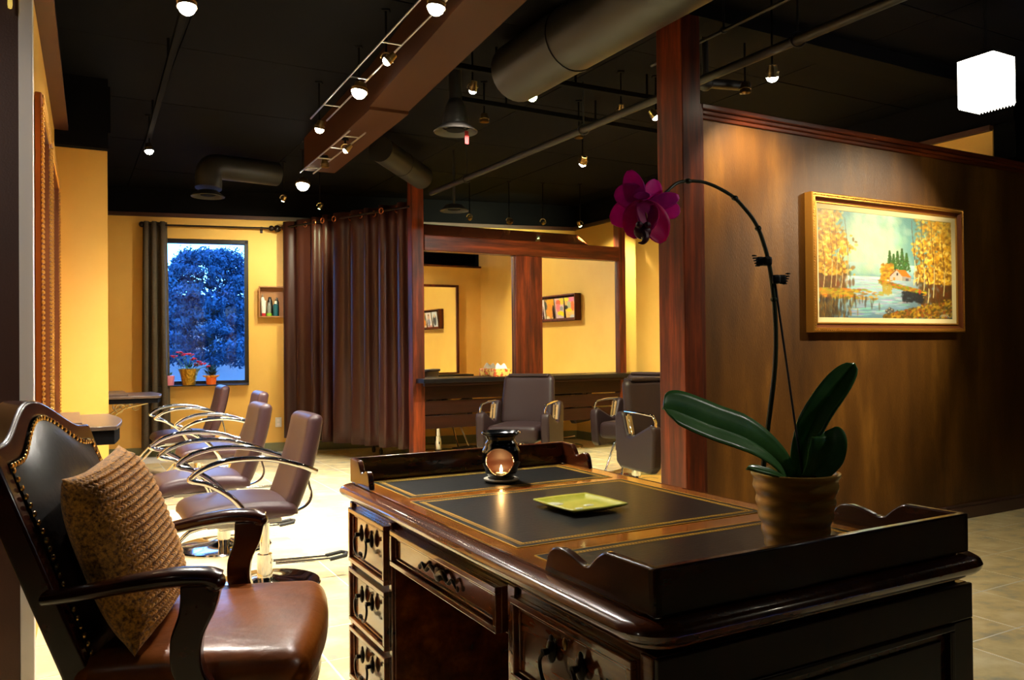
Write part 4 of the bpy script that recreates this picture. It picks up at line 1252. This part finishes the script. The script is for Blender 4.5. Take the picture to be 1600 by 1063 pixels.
prod('teal_bottle', 'teal bottle with white cap beside the brown curtain', .045, -.08, [('bottle', [(.0001, 0), (.030, 0), (.030, .135), (.012, .15)], cteal), ('cap', [(.012, .15), (.014, .15), (.014, .185), (.0001, .186)], cw)])

# ---- plants on the window sill
def onsill(x, y=-.02):
    p = bm0 @ Vector((x, y, 0)); return p.x, p.y
sill = thing('sill_board', 'narrow black sill ledge under the window', 'sill', 1.45, bw(1.45), .80, BR)
MB().bx(-.56, .54, -.12, -.03, .03, .045).build('ledge', M['winframe'], sill, 0, .003)
def potted(nm, lb, u, prof, mt, rf=None):
    x, y = onsill((u-1.19)/cb, -.075)
    t = thing(nm, lb, 'plant', x, y, .846, BR)
    MB().lathe(prof, 32, rf=rf).build('pot', mt, t, 40)
    return t
gold = mat('crumpled_gold_foil', S(196, 150, 50), .28, metal=.85, bump=(40, 1.0, .02))
rf_ = lambda r, t, z: r*(1+.07*math.sin(7*t)*(z/.2)+.05*math.sin(13*t+z*30))
t = potted('flowering_plant', 'gold-foil-wrapped pot of red flowers on the window sill', 1.31, [(.0001, 0), (.072, 0), (.085, .08), (.095, .14), (.118, .195), (.108, .19), (.085, .14), (.0001, .14)], gold, rf_)
redf = mat('red_flower', S(200, 24, 48), .5); pinkf = mat('pink_flower', S(214, 60, 100), .5); greenf = mat('plant_green', S(60, 110, 50), .5)
rg = random.Random(9); stb = MB(); fb_ = MB(); lfb = MB()
for (x, z) in ((-.16, .34), (-.10, .40), (-.05, .37), (.02, .36), (.06, .31), (.12, .27), (.16, .25), (.09, .24), (.21, .22)):
    y = rg.uniform(-.06, .06)
    stb.tube(smoothpath([(x*.2, 0, .14), (x*.5, y*.5, .14+(z-.14)*.6), (x, y, z)], 5), .0035, 6)
    fb_ = MB()
    for q in range(7):
        fb_.ball((x+rg.uniform(-.03, .03), y+rg.uniform(-.02, .02), z+rg.uniform(-.014, .014)), .015, 6, 4, (1.2, 1, .6))
    fb_.build('flower', redf, t)
for q in range(26):
    a = rg.uniform(0, 2*PI); r = rg.uniform(.04, .11); z = .15+rg.uniform(0, .10)
    p = Vector((r*math.cos(a), r*math.sin(a)*.6, z)); d = Vector((math.cos(a), math.sin(a)*.6, .5))*.045; s = Vector((-math.sin(a), math.cos(a), 0))*.014
    lfb.add([p-d, p-s, p+d, p+s], [(0, 1, 2, 3)])
stb.build('stems', greenf, t); lfb.build('leaves', greenf, t, 0, solid=.002)
orp = mat('orange_pot', S(224, 96, 22), .4); orf = mat('orange_ruffle', S(240, 150, 30), .5)
t = potted('small_pot_plant', 'small dark-leaved plant in an orange pot with a ruffled rim on the window sill', 1.555, [(.0001, 0), (.052, 0), (.066, .10), (.060, .10), (.0001, .09)], orp)
MB().lathe([(.060, .085), (.088, .10), (.092, .112), (.068, .112), (.058, .104)], 48, rf=lambda r, t_, z: r*(1+.07*math.sin(12*t_))).build('ruffled_rim', orf, t)
lfb = MB()
for q in range(60):
    a = rg.uniform(0, 2*PI); r = rg.uniform(.01, .075); z = .12+rg.uniform(0, .13)*(1-r/.12)
    p = Vector((r*math.cos(a), r*math.sin(a)*.7, z)); d = Vector((math.cos(a), math.sin(a)*.7, .7))*.035; s = Vector((-math.sin(a), math.cos(a), 0))*.014
    lfb.add([p-d, p-s, p+d, p+s], [(0, 1, 2, 3)])
lfb.build('leaves', mat('dark_plant_green', S(20, 52, 40), .5), t, 0, solid=.002)
for (x, z) in ((-.03, .25), (.02, .23)): pass
t = potted('small_pot_plant', 'pale pink pot with a tiny plant on the sill beside the grey curtain', 1.10, [(.0001, 0), (.050, 0), (.062, .115), (.056, .115), (.0001, .10)], mat('pink_pot', S(222, 130, 150), .4))
lfb = MB()
for q in range(12):
    a = rg.uniform(0, 2*PI); p = Vector((.02*math.cos(a), .02*math.sin(a), .12)); d = Vector((math.cos(a)*.5, math.sin(a)*.5, 1))*.025; s = Vector((-math.sin(a), math.cos(a), 0))*.008
    lfb.add([p, p+d*.7-s, p+d*1.6, p+d*.7+s], [(0, 1, 2, 3)])
lfb.build('leaves', greenf, t, 0, solid=.002)
# socket
t = thing('wall_outlet', 'white wall outlet low on the yellow wall beside the brown curtain', 'outlet', 2.31, bw(2.31), .30, BR)
MB().rbox((0, -.005, .06), (.075, .01, .12), .004, 2).build('plate', M['white_plastic'], t)
MB().bx(-.016, .016, -.012, -.009, .07, .10).bx(-.016, .016, -.012, -.009, .02, .05).build('sockets', M['cream_edge'], t, 0)

# ================================================================== THE PAINTING
pt = thing('landscape_painting', 'gilt-framed oil landscape of a lakeside cabin among golden autumn trees', 'painting', 4.805, 3.50, 1.765, 0)
PW, PH = .775, .435             # half size of the frame
def frame_ring(a0, a1, b0, b1, y0, y1):
    """mitred ring from half-size (a0,b0) at depth y0 to (a1,b1) at depth y1"""
    o = [(-a0, -b0), (a0, -b0), (a0, b0), (-a0, b0)]; q = [(-a1, -b1), (a1, -b1), (a1, b1), (-a1, b1)]
    vs = [(x, y0, z) for x, z in o]+[(x, y1, z) for x, z in q]
    return vs, [(i, (i+1) % 4, 4+(i+1) % 4, 4+i) for i in range(4)]
def prof_frame(pr):
    mb = MB()
    for (i0, y0), (i1, y1) in zip(pr, pr[1:]):
        vs, fs = frame_ring(PW-i0, PW-i1, PH-i0, PH-i1, y0, y1); mb.add(vs, fs)
    return mb
prof_frame([(0, -.002), (0, -.055), (.006, -.062), (.012, -.062), (.016, -.056), (.020, -.060), (.028, -.060)]).build('outer_frame', M['gilt'], pt, 30)
prof_frame([(.028, -.060), (.032, -.050), (.044, -.036), (.052, -.034)]).build('cove', M['gilt_dark'], pt, 30)
prof_frame([(.052, -.034), (.053, -.042), (.060, -.042), (.064, -.034)]).build('inner_frame', M['gilt'], pt, 30)
prof_frame([(.064, -.034), (.092, -.024), (.094, -.022)]).build('linen_liner', M['liner'], pt, 30)
b = MB()
for sg in (-1, 1):
    k = 90
    for i in range(k+1): b.ball((-PW+.014+(2*PW-.028)*i/k, -.061, sg*(PH-.014)), .0058, 6, 4)
    k = 50
    for i in range(1, k): b.ball((sg*(PW-.014), -.061, -PH+.014+(2*PH-.028)*i/k), .0058, 6, 4)
o = b.build('bead_moulding', M['gilt'], pt); o['kind'] = 'stuff'
# the picture itself
NX, NY = 300, 160
rs = np.random.RandomState(12)
yy, xx = np.mgrid[0:NY+1, 0:NX+1]; X = xx/NX; Y = yy/NY
def lerp(a, b, t): return np.array(a)*(1-t[..., None])+np.array(b)*t[..., None]
def ss(a, b, t): k = np.clip((t-a)/(b-a), 0, 1); return k*k*(3-2*k)
img = lerp((.36, .56, .54), (.93, .94, .74), np.exp(-(((X-.36)/.20)**2+((Y-.62)/.30)**2)))
img = img*(1-ss(.7, 1, Y)[..., None]*.12)
m = (Y < .53) & (Y > .40); hill = np.exp(-((X-.36)/.25)**2)
img[m] = lerp((.42, .62, .66), (.70, .84, .84), np.clip((Y-.40)/.13, 0, 1))[m]
wt = Y < .40
wat = lerp((.78, .90, .90), (.38, .52, .58), np.clip((.40-Y)/.40, 0, 1)); wat = wat*(1-.25*ss(.45, .70, X)[..., None])
img[wt] = wat[wt]
def dab(cx, cy, rx, ry, col, al=.8, ang=0.0):
    i0, i1 = max(0, int((cx-rx*1.5)*NX)), min(NX+1, int((cx+rx*1.5)*NX)+2); j0, j1 = max(0, int((cy-ry*1.5)*NY)), min(NY+1, int((cy+ry*1.5)*NY)+2)
    if i1 <= i0 or j1 <= j0: return
    x = X[j0:j1, i0:i1]-cx; y = Y[j0:j1, i0:i1]-cy
    a, s = math.cos(ang), math.sin(ang); x, y = x*a+y*s, -x*s+y*a
    w = np.clip(1.4-((x/rx)**2+(y/ry)**2)*1.2, 0, 1)*al
    img[j0:j1, i0:i1] = img[j0:j1, i0:i1]*(1-w[..., None])+np.array(col)*w[..., None]
def U(a, b): return rs.uniform(a, b)
golds = [(.86, .62, .10), (.93, .74, .20), (.74, .50, .08), (.60, .40, .08), (.96, .82, .36), (.50, .34, .08)]
for _ in range(500): dab(rs.normal(.40, .12), U(.42, 1.05), U(.015, .05), U(.03, .09), (.72+U(-.16, .16), .84+U(-.12, .08), .70+U(-.12, .08)), .13)
# far shore reflections and strokes on the water
for _ in range(260): dab(U(.22, .62), U(.02, .38), U(.02, .06), .006, (.62+U(-.2, .3), .76+U(-.2, .2), .78+U(-.2, .15)), .4)
# left grove: dark underside first, then foliage
for _ in range(260): dab(min(abs(rs.normal(0, .10)), U(.16, .24)), U(.26, .50), U(.008, .02), U(.02, .06), (.40+U(-.1, .14), .26+U(-.05, .05), .05), .45)
for _ in range(900):
    y = U(.40, 1.0); w = .215-.10*max(0, y-.8)/.2+.045*math.sin(y*20)+U(-.02, .03)
    c = golds[rs.randint(6)]; dab(abs(rs.normal(.08, .09)) % w, y, U(.006, .018), U(.01, .026), np.array(c)+U(-.05, .05), .72 if y < .8 else .42, U(-.6, .6))
for (x, y0, y1) in ((.03, .27, .75), (.08, .26, .9), (.115, .30, .99), (.15, .27, .62), (.19, .30, .95)):
    for q in range(60):
        t_ = q/60; dab(x+.012*math.sin(t_*4), y0+(y1-y0)*t_, .0035*(1-.5*t_), .012, (.80, .70, .45) if t_ < .45 else (.42, .28, .12), .8)
for _ in range(360): dab(abs(rs.normal(0, .16)), U(.18, .27), U(.01, .03), U(.006, .014), (.72+U(-.2, .2), .54+U(-.15, .15), .10), .7, U(-.2, .2))
for _ in range(260):
    y = U(.0, .19); dab(abs(rs.normal(0, .13))*(.6+y*3), y, U(.004, .010), U(.02, .05), ((.22, .14, .05), (.56, .40, .10), (.34, .26, .10))[rs.randint(3)], .5)
# spruces
for (x, y0, y1, w) in ((.505, .48, .66, .020), (.535, .48, .63, .016), (.565, .47, .66, .022), (.60, .47, .69, .024), (.635, .47, .65, .022)):
    for q in range(50):
        t_ = q/50
        for s in (-1, 1): dab(x+s*w*(1-t_)*U(0, 1)*1.25, y0+(y1-y0)*t_, .008, .009, (.16+U(0, .14), .32+U(-.05, .14), .12), .8)
for _ in range(160): dab(U(.44, .53), U(.37, .53), U(.008, .018), U(.01, .02), golds[rs.randint(4)], .7)
# right grove
for _ in range(420): dab(1-min(abs(rs.normal(0, .14)), U(.24, .31)), U(.14, .50), U(.008, .02), U(.02, .05), (.32+U(-.08, .12), .20, .04), .45)
for _ in range(1500):
    y = U(.36, 1.0); lo = .66+.05*abs(math.sin(y*9))
    x = 1-abs(rs.normal(0, .16)) % (1-lo); c = golds[rs.randint(6)]
    dab(x, y, U(.006, .018), U(.01, .028), np.array(c)+U(-.06, .05), .72 if y < .8 else .4, U(-.6, .6))
for (x, y0, y1) in ((.69, .34, .98), (.765, .22, .98), (.80, .16, .55), (.845, .22, .97), (.93, .24, .85), (.72, .36, .6)):
    for q in range(70):
        t_ = q/70; dab(x+.010*math.sin(t_*5), y0+(y1-y0)*t_, .0045*(1-.55*t_), .012, (.82, .74, .48) if t_ < .4 else (.36, .22, .10), .85)
# cabin
def poly(pts, col):
    inside = np.zeros(X.shape, bool); n = len(pts)
    for i in range(n):
        (x1, y1), (x2, y2) = pts[i], pts[(i+1) % n]
        c = ((y1 > Y) != (y2 > Y)) & (X < (x2-x1)*(Y-y1)/((y2-y1) or 1e-9)+x1); inside ^= c
    img[inside] = col
poly([(.505, .37), (.505, .42), (.555, .475), (.60, .42), (.60, .37)], (.74, .70, .62))
poly([(.60, .37), (.60, .415), (.665, .41), (.665, .37)], (.62, .58, .52))
poly([(.552, .482), (.60, .415), (.672, .41), (.622, .478)], (.86, .46, .10))
poly([(.497, .415), (.552, .482), (.558, .475), (.508, .412)], (.60, .34, .12))
poly([(.527, .37), (.527, .405), (.545, .405), (.545, .37)], (.80, .58, .20))
poly([(.556, .42), (.556, .445), (.567, .445), (.567, .42)], (.25, .2, .2))
poly([(.625, .375), (.625, .395), (.650, .395), (.650, .375)], (.36, .34, .36))
for _ in range(420):
    x = U(.43, .78); dab(x, .355-.10*(x-.43)/.35+U(-.025, .018), U(.01, .025), U(.005, .010), (.68+U(-.3, .22), .50+U(-.2, .2), .12), .7)
for _ in range(200):
    x = U(.60, .76); dab(x, .22+U(-.05, .05)-.1*(x-.6), U(.01, .02), U(.008, .016), (.14, .14, .14), .5)
for _ in range(120): dab(U(.45, .52), U(.24, .32), .006, U(.01, .03), (.70, .60, .22), .4)
for _ in range(900):
    x = U(.46, 1.0); y = U(0, .19)*(x-.44)/.56+U(-.01, .03)
    dab(x, max(0, y), U(.006, .018), U(.008, .018), ((.66, .50, .08), (.44, .32, .06), (.30, .24, .06), (.80, .62, .14), (.56, .28, .08))[rs.randint(5)], .7, U(-.8, .8))
for (x, y) in ((.48, .07), (.50, .09), (.52, .075), (.495, .05)): dab(x, y, .016, .022, (.30, .26, .20), .9); dab(x-.004, y+.008, .008, .008, (.70, .66, .54), .8)
dab(.735, .27, .012, .03, (.72, .28, .10), .8)
for k in range(9): dab(.905+.008*k, .028+.012*(k % 2), .0022, .012, (.86, .84, .78), .9, .4*(-1)**k)
colgrid('canvas', 2*(PW-.094), 2*(PH-.094), NX, NY, img, M['canvas'], pt, Matrix.Translation((0, -.0225, -(PH-.094))))

# ================================================================== CEILING: DUCTS, BEAMS, PIPES, RAILS
dbm = MB()
P0, P1 = (1.62, 3.0), (2.06, 7.42)
d = Vector((P1[0]-P0[0], P1[1]-P0[1], 0)).normalized(); s = Vector((d.y, -d.x, 0))*.135
def beamseg(mb, a, b, w, z0, z1):
    d = Vector((b[0]-a[0], b[1]-a[1], 0)).normalized(); s = Vector((d.y, -d.x, 0))*w
    q = [(a[0]-s.x, a[1]-s.y), (a[0]+s.x, a[1]+s.y), (b[0]+s.x, b[1]+s.y), (b[0]-s.x, b[1]-s.y)]
    mb.prism(q, z0, z1)
beamseg(dbm, (1.60, 1.0), (1.98, 5.3), .14, 2.92, CEIL)
beamseg(dbm, (1.98, 5.3), (2.07, 7.38), .14, 2.90, CEIL)
db = struct('ceiling_bulkhead', dbm, M['beamdrop'])
def round_duct(lb, pts, r, n=28, seam=True, nm='air_duct'):
    t = bpy.data.objects.new(nm, None); COL.objects.link(t)
    w = [W(p[0], p[1], p[2]) for p in pts]; t.location = w[0]
    tag(t, lb, 'duct')
    q = [p-w[0] for p in w]
    MB().tube(smoothpath(q, 6) if len(q) > 2 else q, r, n).build('duct_body', M['duct'], t, 50)
    if seam:
        L = (q[-1]-q[0]).length; k = max(1, int(L/1.1))
        for i in range(k):
            c0 = q[0]+(q[-1]-q[0])*((i+.5)/k); dd = (q[-1]-q[0]).normalized()*.012
            MB().cyl(c0-dd, c0+dd, r*1.035, n=n).build('joint_band', M['duct'], t, 50)
    return t
round_duct('wide round black air duct running along the ceiling towards the brown post', [(2.52, 4.45, 3.0), (2.52, .6, 3.0)], .185)
round_duct('round black duct slanting from the ceiling beam down to the ring diffuser above the mirrors', [(2.42, 6.70, 3.0), (3.05, 7.28, 2.92)], .115, seam=True)
round_duct('round black duct over the left chairs, bending down to its ring diffuser', [(1.9, 8.35, 3.05), (1.45, 8.2, 3.03), (1.22, 8.05, 2.98), (1.19, 8.02, 2.78)], .12, seam=False)
def diffuser(lb, u, v, z, r, dome=True, drop=True):
    t = thing('ceiling_diffuser', lb, 'air vent', u, v, z, 0)
    MB().lathe([(r*.55, .05), (r*.8, .018), (r, 0), (r*1.02, .006), (r*.8, .03), (r*.58, .06)], 40).build('outer_ring', M['duct'], t, 50)
    MB().lathe([(.0001, .012), (r*.42, .012), (r*.46, .02), (.0001, .03)], 30).build('centre_disc', M['black_matt'], t, 50)
    if dome: MB().lathe([(r*.62, .03), (r*.60, .09), (r*.5, .17), (r*.3, .23), (.0001, .26)], 30).build('dome', M['duct'], t, 50)
    if drop: MB().cyl((0, 0, .2 if dome else .03), (0, 0, CEIL-z), r*.3 if dome else .012, n=14).build('drop_pipe', M['duct'], t)
    return t
diffuser('black bell-shaped ceiling diffuser with a red tag, above the middle of the salon', 2.378, 5.066, 2.75, .15)
diffuser('flat black ring diffuser over the left row of chairs', 1.185, 8.016, 2.70, .15, False, False)
diffuser('flat black ring diffuser in front of the mirror ledge', 3.35, 7.19, 2.60, .14, False)
t = thing('red_tag', 'small red ribbon tag hanging from the bell-shaped diffuser', 'tag', 2.43, 5.0, 2.66, 0)
MB().bx(-.014, .014, -.002, .002, 0, .09).build('ribbon', mat('red_ribbon', S(150, 20, 20), .6), t, 0)
def pipe(lb, a, b, r, nm='ceiling_pipe', cat='pipe', hang=(), mt='duct'):
    t = bpy.data.objects.new(nm, None); COL.objects.link(t)
    w0, w1 = W(*a), W(*b); t.location = w0; tag(t, lb, cat)
    MB().cyl((0, 0, 0), w1-w0, r, n=14).build('pipe_run', M[mt], t, 50)
    for h in hang:
        p = (w1-w0)*h
        MB().cyl(p, p+Vector((0, 0, CEIL-a[2])), .006, n=8).build('hanger_rod', M[mt], t)
        MB().tube([p+Vector((r*1.5*math.cos(q*PI/8), 0, r*1.5*math.sin(q*PI/8))) for q in range(16)], .006, 6, closed=True).build('hanger_ring', M[mt], t)
    return t
t = pipe('long black sprinkler pipe running along the ceiling above the brown wall', (3.30, 7.64, 2.85), (3.39, .8, 2.85), .026, hang=(.12, .40, .686))
w0 = W(3.30, 7.64, 2.85)
e_ = W(3.43, 3.72, 2.86)-w0
MB().ball(e_, .05, 12, 8).cyl(e_, e_+W(.35, .0, .0)-W(0, 0, 0)+Vector((0, 0, .03)), .03).cyl(e_, e_+Vector((0, 0, .34)), .02).build('elbow_joint', M['duct'], t)
pipe('thin black conduit above the sprinkler pipe, crossing near the brown post', (3.2, 3.95, 3.0), (3.3, .9, 3.05), .010, nm='ceiling_conduit', hang=(.2,))
def rail(lb, a, b, nm='track_rail'):
    t = bpy.data.objects.new(nm, None); COL.objects.link(t)
    w0, w1 = W(*a), W(*b); t.location = w0; t.rotation_euler = (0, 0, math.atan2((w1-w0).y, (w1-w0).x)); tag(t, lb, 'light track')
    L = (w1-w0).length
    MB().bx(0, L, -.018, .018, -.012, .022).build('rail_body', M['black_matt'], t, 0, .003)
    for k in range(3):
        x = L*(k+.5)/3
        MB().cyl((x, 0, .02), (x, 0, CEIL-a[2]), .008, n=8).build('rail_hanger', M['black_matt'], t)
def wires(lb, a, b):
    t = bpy.data.objects.new('cable_track', None); COL.objects.link(t)
    w0, w1 = W(*a), W(*b); t.location = w0; t.rotation_euler = (0, 0, math.atan2((w1-w0).y, (w1-w0).x)); tag(t, lb, 'light track')
    L = (w1-w0).length
    for y in (-.06, .06): MB().cyl((0, y, 0), (L, y, 0), .006, n=8).build('rod', M['steel'], t)
    for k in range(4): MB().cyl((L*(k+.4)/4, -.06, 0), (L*(k+.4)/4, .06, 0), .005, n=8).build('cross_bar', M['steel'], t)
wires('twin-rod metal light track over the middle of the salon, left of the ceiling beam', (1.60, 3.4, 2.985), (1.68, 6.0, 2.985))
wires('short twin-rod light track near the brown curtain', (1.90, 5.75, 2.86), (1.93, 7.3, 2.86))
rail('black light track over the left row of chairs', (.52, 3.3, 3.02), (.62, 7.5, 3.02))
rail('black light track with spotlights crossing in front of the brown post', (2.15, 4.60, 3.03), (3.95, 4.55, 3.03))
rail('black light track behind the first, crossing above the boxy chairs', (2.45, 5.20, 3.03), (4.9, 5.27, 3.03))

# ---- spot lamps
def lamp(lb, u, v, z, aim, watts, on='glow', tip=CEIL, size=68, colr=(1, .93, .81), r=.033):
    t = thing('spotlight', lb, 'spotlight', u, v, z, 0)
    t.rotation_euler = (0, 0, 0)
    d = (W(*aim)-W(u, v, z)).normalized()
    MB().cyl((0, 0, .055), (0, 0, max(.08, tip-z)), .006, n=8).rbox((0, 0, max(.08, tip-z)), (.05, .05, .02), .006, 1).build('stem', M['black_matt'], t)
    MB().tube([(.034*math.cos(a), 0, .055-.034*math.sin(a)*0+(-.034+.034*math.cos(2*a))*0+.0*a) if False else (.033*math.cos(a), 0, .022+.033*math.sin(a)) for a in [PI*i/10 for i in range(11)]], .004, 6).build('yoke', M['lamp_brass'], t)
    h = MB(); h.cyl(-d*.065, -d*.004, r*.72, r*1.1, 18, cap=False); h.cyl(-d*.067, -d*.065, r*.62, r*.66, 18)
    h.cyl(-d*.030, -d*.026, r*1.12, r*1.12, 18)
    h.build('housing', M['lamp_brass'], t, 40)
    if on:
        MB().ball(-d*.008, r, 14, 8).build('bulb', M[on], t)
        ld = bpy.data.lights.new('spotlight_beam', 'SPOT'); ld.energy = watts*LIGHT; ld.color = colr
        ld.spot_size = math.radians(size); ld.spot_blend = .9; ld.shadow_soft_size = .025
        lo = bpy.data.objects.new('light', ld); COL.objects.link(lo); lo.parent = t
        lo.location = d*.03; lo.rotation_euler = d.to_track_quat('-Z', 'Y').to_euler()
    return t
G = (.92, 1, .55)
lamp('bright spotlight at the top left, nearest on the left track', .52, 4.13, 2.90, (.55, 3.7, 0), 390, size=120, r=.042)
lamp('bright spotlight over the left chairs, by the yellow step', .615, 7.25, 2.90, (.9, 7.0, 0), 300, size=110)
lamp('large bright spotlight at the top centre, first on the twin-rod track', 1.58, 3.58, 2.90, (1.25, 3.7, .3), 400, size=120, r=.042)
lamp('large starry spotlight in the middle of the twin-rod track', 1.66, 4.99, 2.90, (1.1, 4.9, 0), 430, size=120, r=.048)
lamp('spotlight at the far end of the twin-rod track', 1.625, 5.79, 2.85, (1.2, 6.3, 0), 360, size=110)
lamp('brightest spotlight in front of the brown curtain', 2.03, 7.83, 2.85, (1.7, 7.4, .3), 190, size=130, r=.060)
lamp('small spotlight just left of and below the brightest one by the curtain', 1.98, 8.42, 2.80, (1.6, 10.2, 1.6), 70, size=90, r=.022)
lamp('small yellow-green spotlight above the curtain grommets', 2.44, 8.70, 2.80, (2.2, 10.1, 2.0), 70, 'glow_green', size=80, colr=G, r=.022)
lamp('brass spotlight head turned left, high beside the ceiling beam', 1.62, 4.38, 2.90, (-.1, 5.2, 1.2), 120, size=80, r=.026)
lamp('small lit spotlight on the taupe beam, left of its end', 1.92, 6.12, 2.80, (.3, 6.9, 1.0), 110, tip=2.895, size=90, r=.022)
lamp('white spotlight left of the wide round duct', 2.295, 4.63, 2.90, (2.4, 6.2, 0), 200, size=100, r=.026)
lamp('yellow-green spotlight under the end of the wide round duct', 2.706, 4.57, 2.90, (3.6, 5.0, .6), 110, 'glow_green', size=90, colr=G)
lamp('yellow-green spotlight where the long pipe passes the first black track', 3.45, 4.60, 2.90, (4.2, 5.8, .3), 170, 'glow_green', size=100, colr=G, r=.026)
lamp('white spotlight just left of the brown post, high on the track', 3.73, 4.56, 2.90, (5.0, 3.75, .9), 170, size=90, r=.026)
lamp('bright spotlight hanging below the long pipe over the boxy chairs', 3.83, 5.65, 2.80, (4.2, 7.2, .9), 260, size=110)
lamp('greenish spotlight above the orchid flower, beside the post', 4.42, 5.26, 2.85, (6.1, 6.0, 1.4), 260, 'glow_green', size=100, colr=(1, .96, .62))
lamp('spotlight above the brown dividing wall, right of the sprinkler elbow', 3.40, 3.16, 2.72, (3.75, 3.52, 1.55), 60, size=120, colr=(1, .84, .58))
lamp('small green-tinged spotlight above the left end of the mirror ledge', 4.10, 8.38, 2.75, (4.3, 9.6, 2.6), 60, 'glow_green', size=95, colr=G, r=.022)
lamp('small green-tinged spotlight above the right end of the mirror ledge', 5.38, 8.00, 2.70, (6.15, 8.3, 1.9), 120, 'glow_green', size=90, colr=(1, .95, .6), r=.022)
lamp('unlit brass spotlight hanging right of the bell-shaped diffuser', 2.69, 5.24, 2.90, (2.7, 5.3, 0), 0, None)
lamp('unlit brass spotlight beside the long pipe, left of the orchid flower', 3.56, 5.30, 2.90, (3.56, 5.3, 0), 0, None)
lamp('unlit black spotlight hanging above the trim of the brown wall', 3.66, 3.50+.12, 2.80, (3.66, 3.65, 0), 0, None)
lamp('unlit brass spotlight at the lit end of the taupe beam', 1.94, 6.75, 2.80, (2.0, 6.7, 0), 0, None, tip=2.895)
lamp('unlit brass spotlight over the middle of the mirror ledge', 4.55, 8.25, 2.72, (4.6, 9.3, 2.5), 0, None)
lamp('spotlight with a pale beam on the far bulkhead, over the right mirror', 4.95, 8.15, 2.72, (5.1, 9.4, 2.7), 50, 'glow_green', size=90, colr=G, r=.018)
# picture spotlight of the reception, right of the chandelier and out of the photograph
lamp('spotlight over the reception aimed at the landscape painting', 5.75, 1.75, 2.95, (4.55, 3.5, 1.50), 300, size=52, colr=(1, .86, .6))
lamp('added dim spotlight out of view, aimed at the brown jamb', -1.3, .9, 2.9, (-.15, 3.3, 1.5), 60, size=44)  # extra lamp, added unseen to brighten the jamb
lamp('added small spotlight out of view, aimed at the orchid', 3.3, .1, 2.9, (1.45, 1.45, 1.38), 45, size=23)  # added helper lamp, lights the orchid from outside the view
# chandelier
ch = thing('crystal_pendant', 'square crystal drum pendant shining white at the top right', 'ceiling lamp', 4.49, 2.63, 2.56, 0)
CHH = .27; R_ = .095
MB().bx(-R_, R_, -R_, R_, CHH, CHH+.02).bx(-.05, .05, -.05, .05, CHH+.02, CHH+.05).build('top_plate', M['chrome'], ch, 0, .004)
MB().cyl((0, 0, CHH+.04), (0, 0, CEIL-2.56), .010).build('suspension_rod', M['chrome'], ch)
rods = rrect(-R_, R_, -R_, R_, .03, 3)
k = 0
for i in range(11):
    for (x, y) in ((-R_+2*R_*i/11, -R_), (R_, -R_+2*R_*i/11), (R_-2*R_*i/11, R_), (-R_, R_-2*R_*i/11)):
        MB().cyl((x, y, .02), (x, y, CHH), .0082, n=6).add([(x, y, 0), (x-.011, y, .02), (x, y-.011, .02), (x+.011, y, .02), (x, y+.011, .02)], [(0, 1, 2), (0, 2, 3), (0, 3, 4), (0, 4, 1)]).build('crystal_rod', M['crystal_glow'], ch)
MB().cyl((0, 0, .06), (0, 0, .22), .025, n=12).build('bulb', M['glow'], ch)
# amber drop at the very top left
t = thing('amber_drop', 'small amber glass drop hanging at the top left in front of the brown jamb', 'ornament', -.158, 3.20, 2.415, 0)
MB().lathe([(.0001, 0), (.006, .003), (.0075, .015), (.006, .08), (.002, .12), (.0001, .12)], 14).cyl((0, 0, .12), (0, 0, CEIL-2.415), .001, n=6).build('drop', mat('amber_glass', S(220, 170, 40), .2, emit=((1, .7, .15, 1), .5)), t)
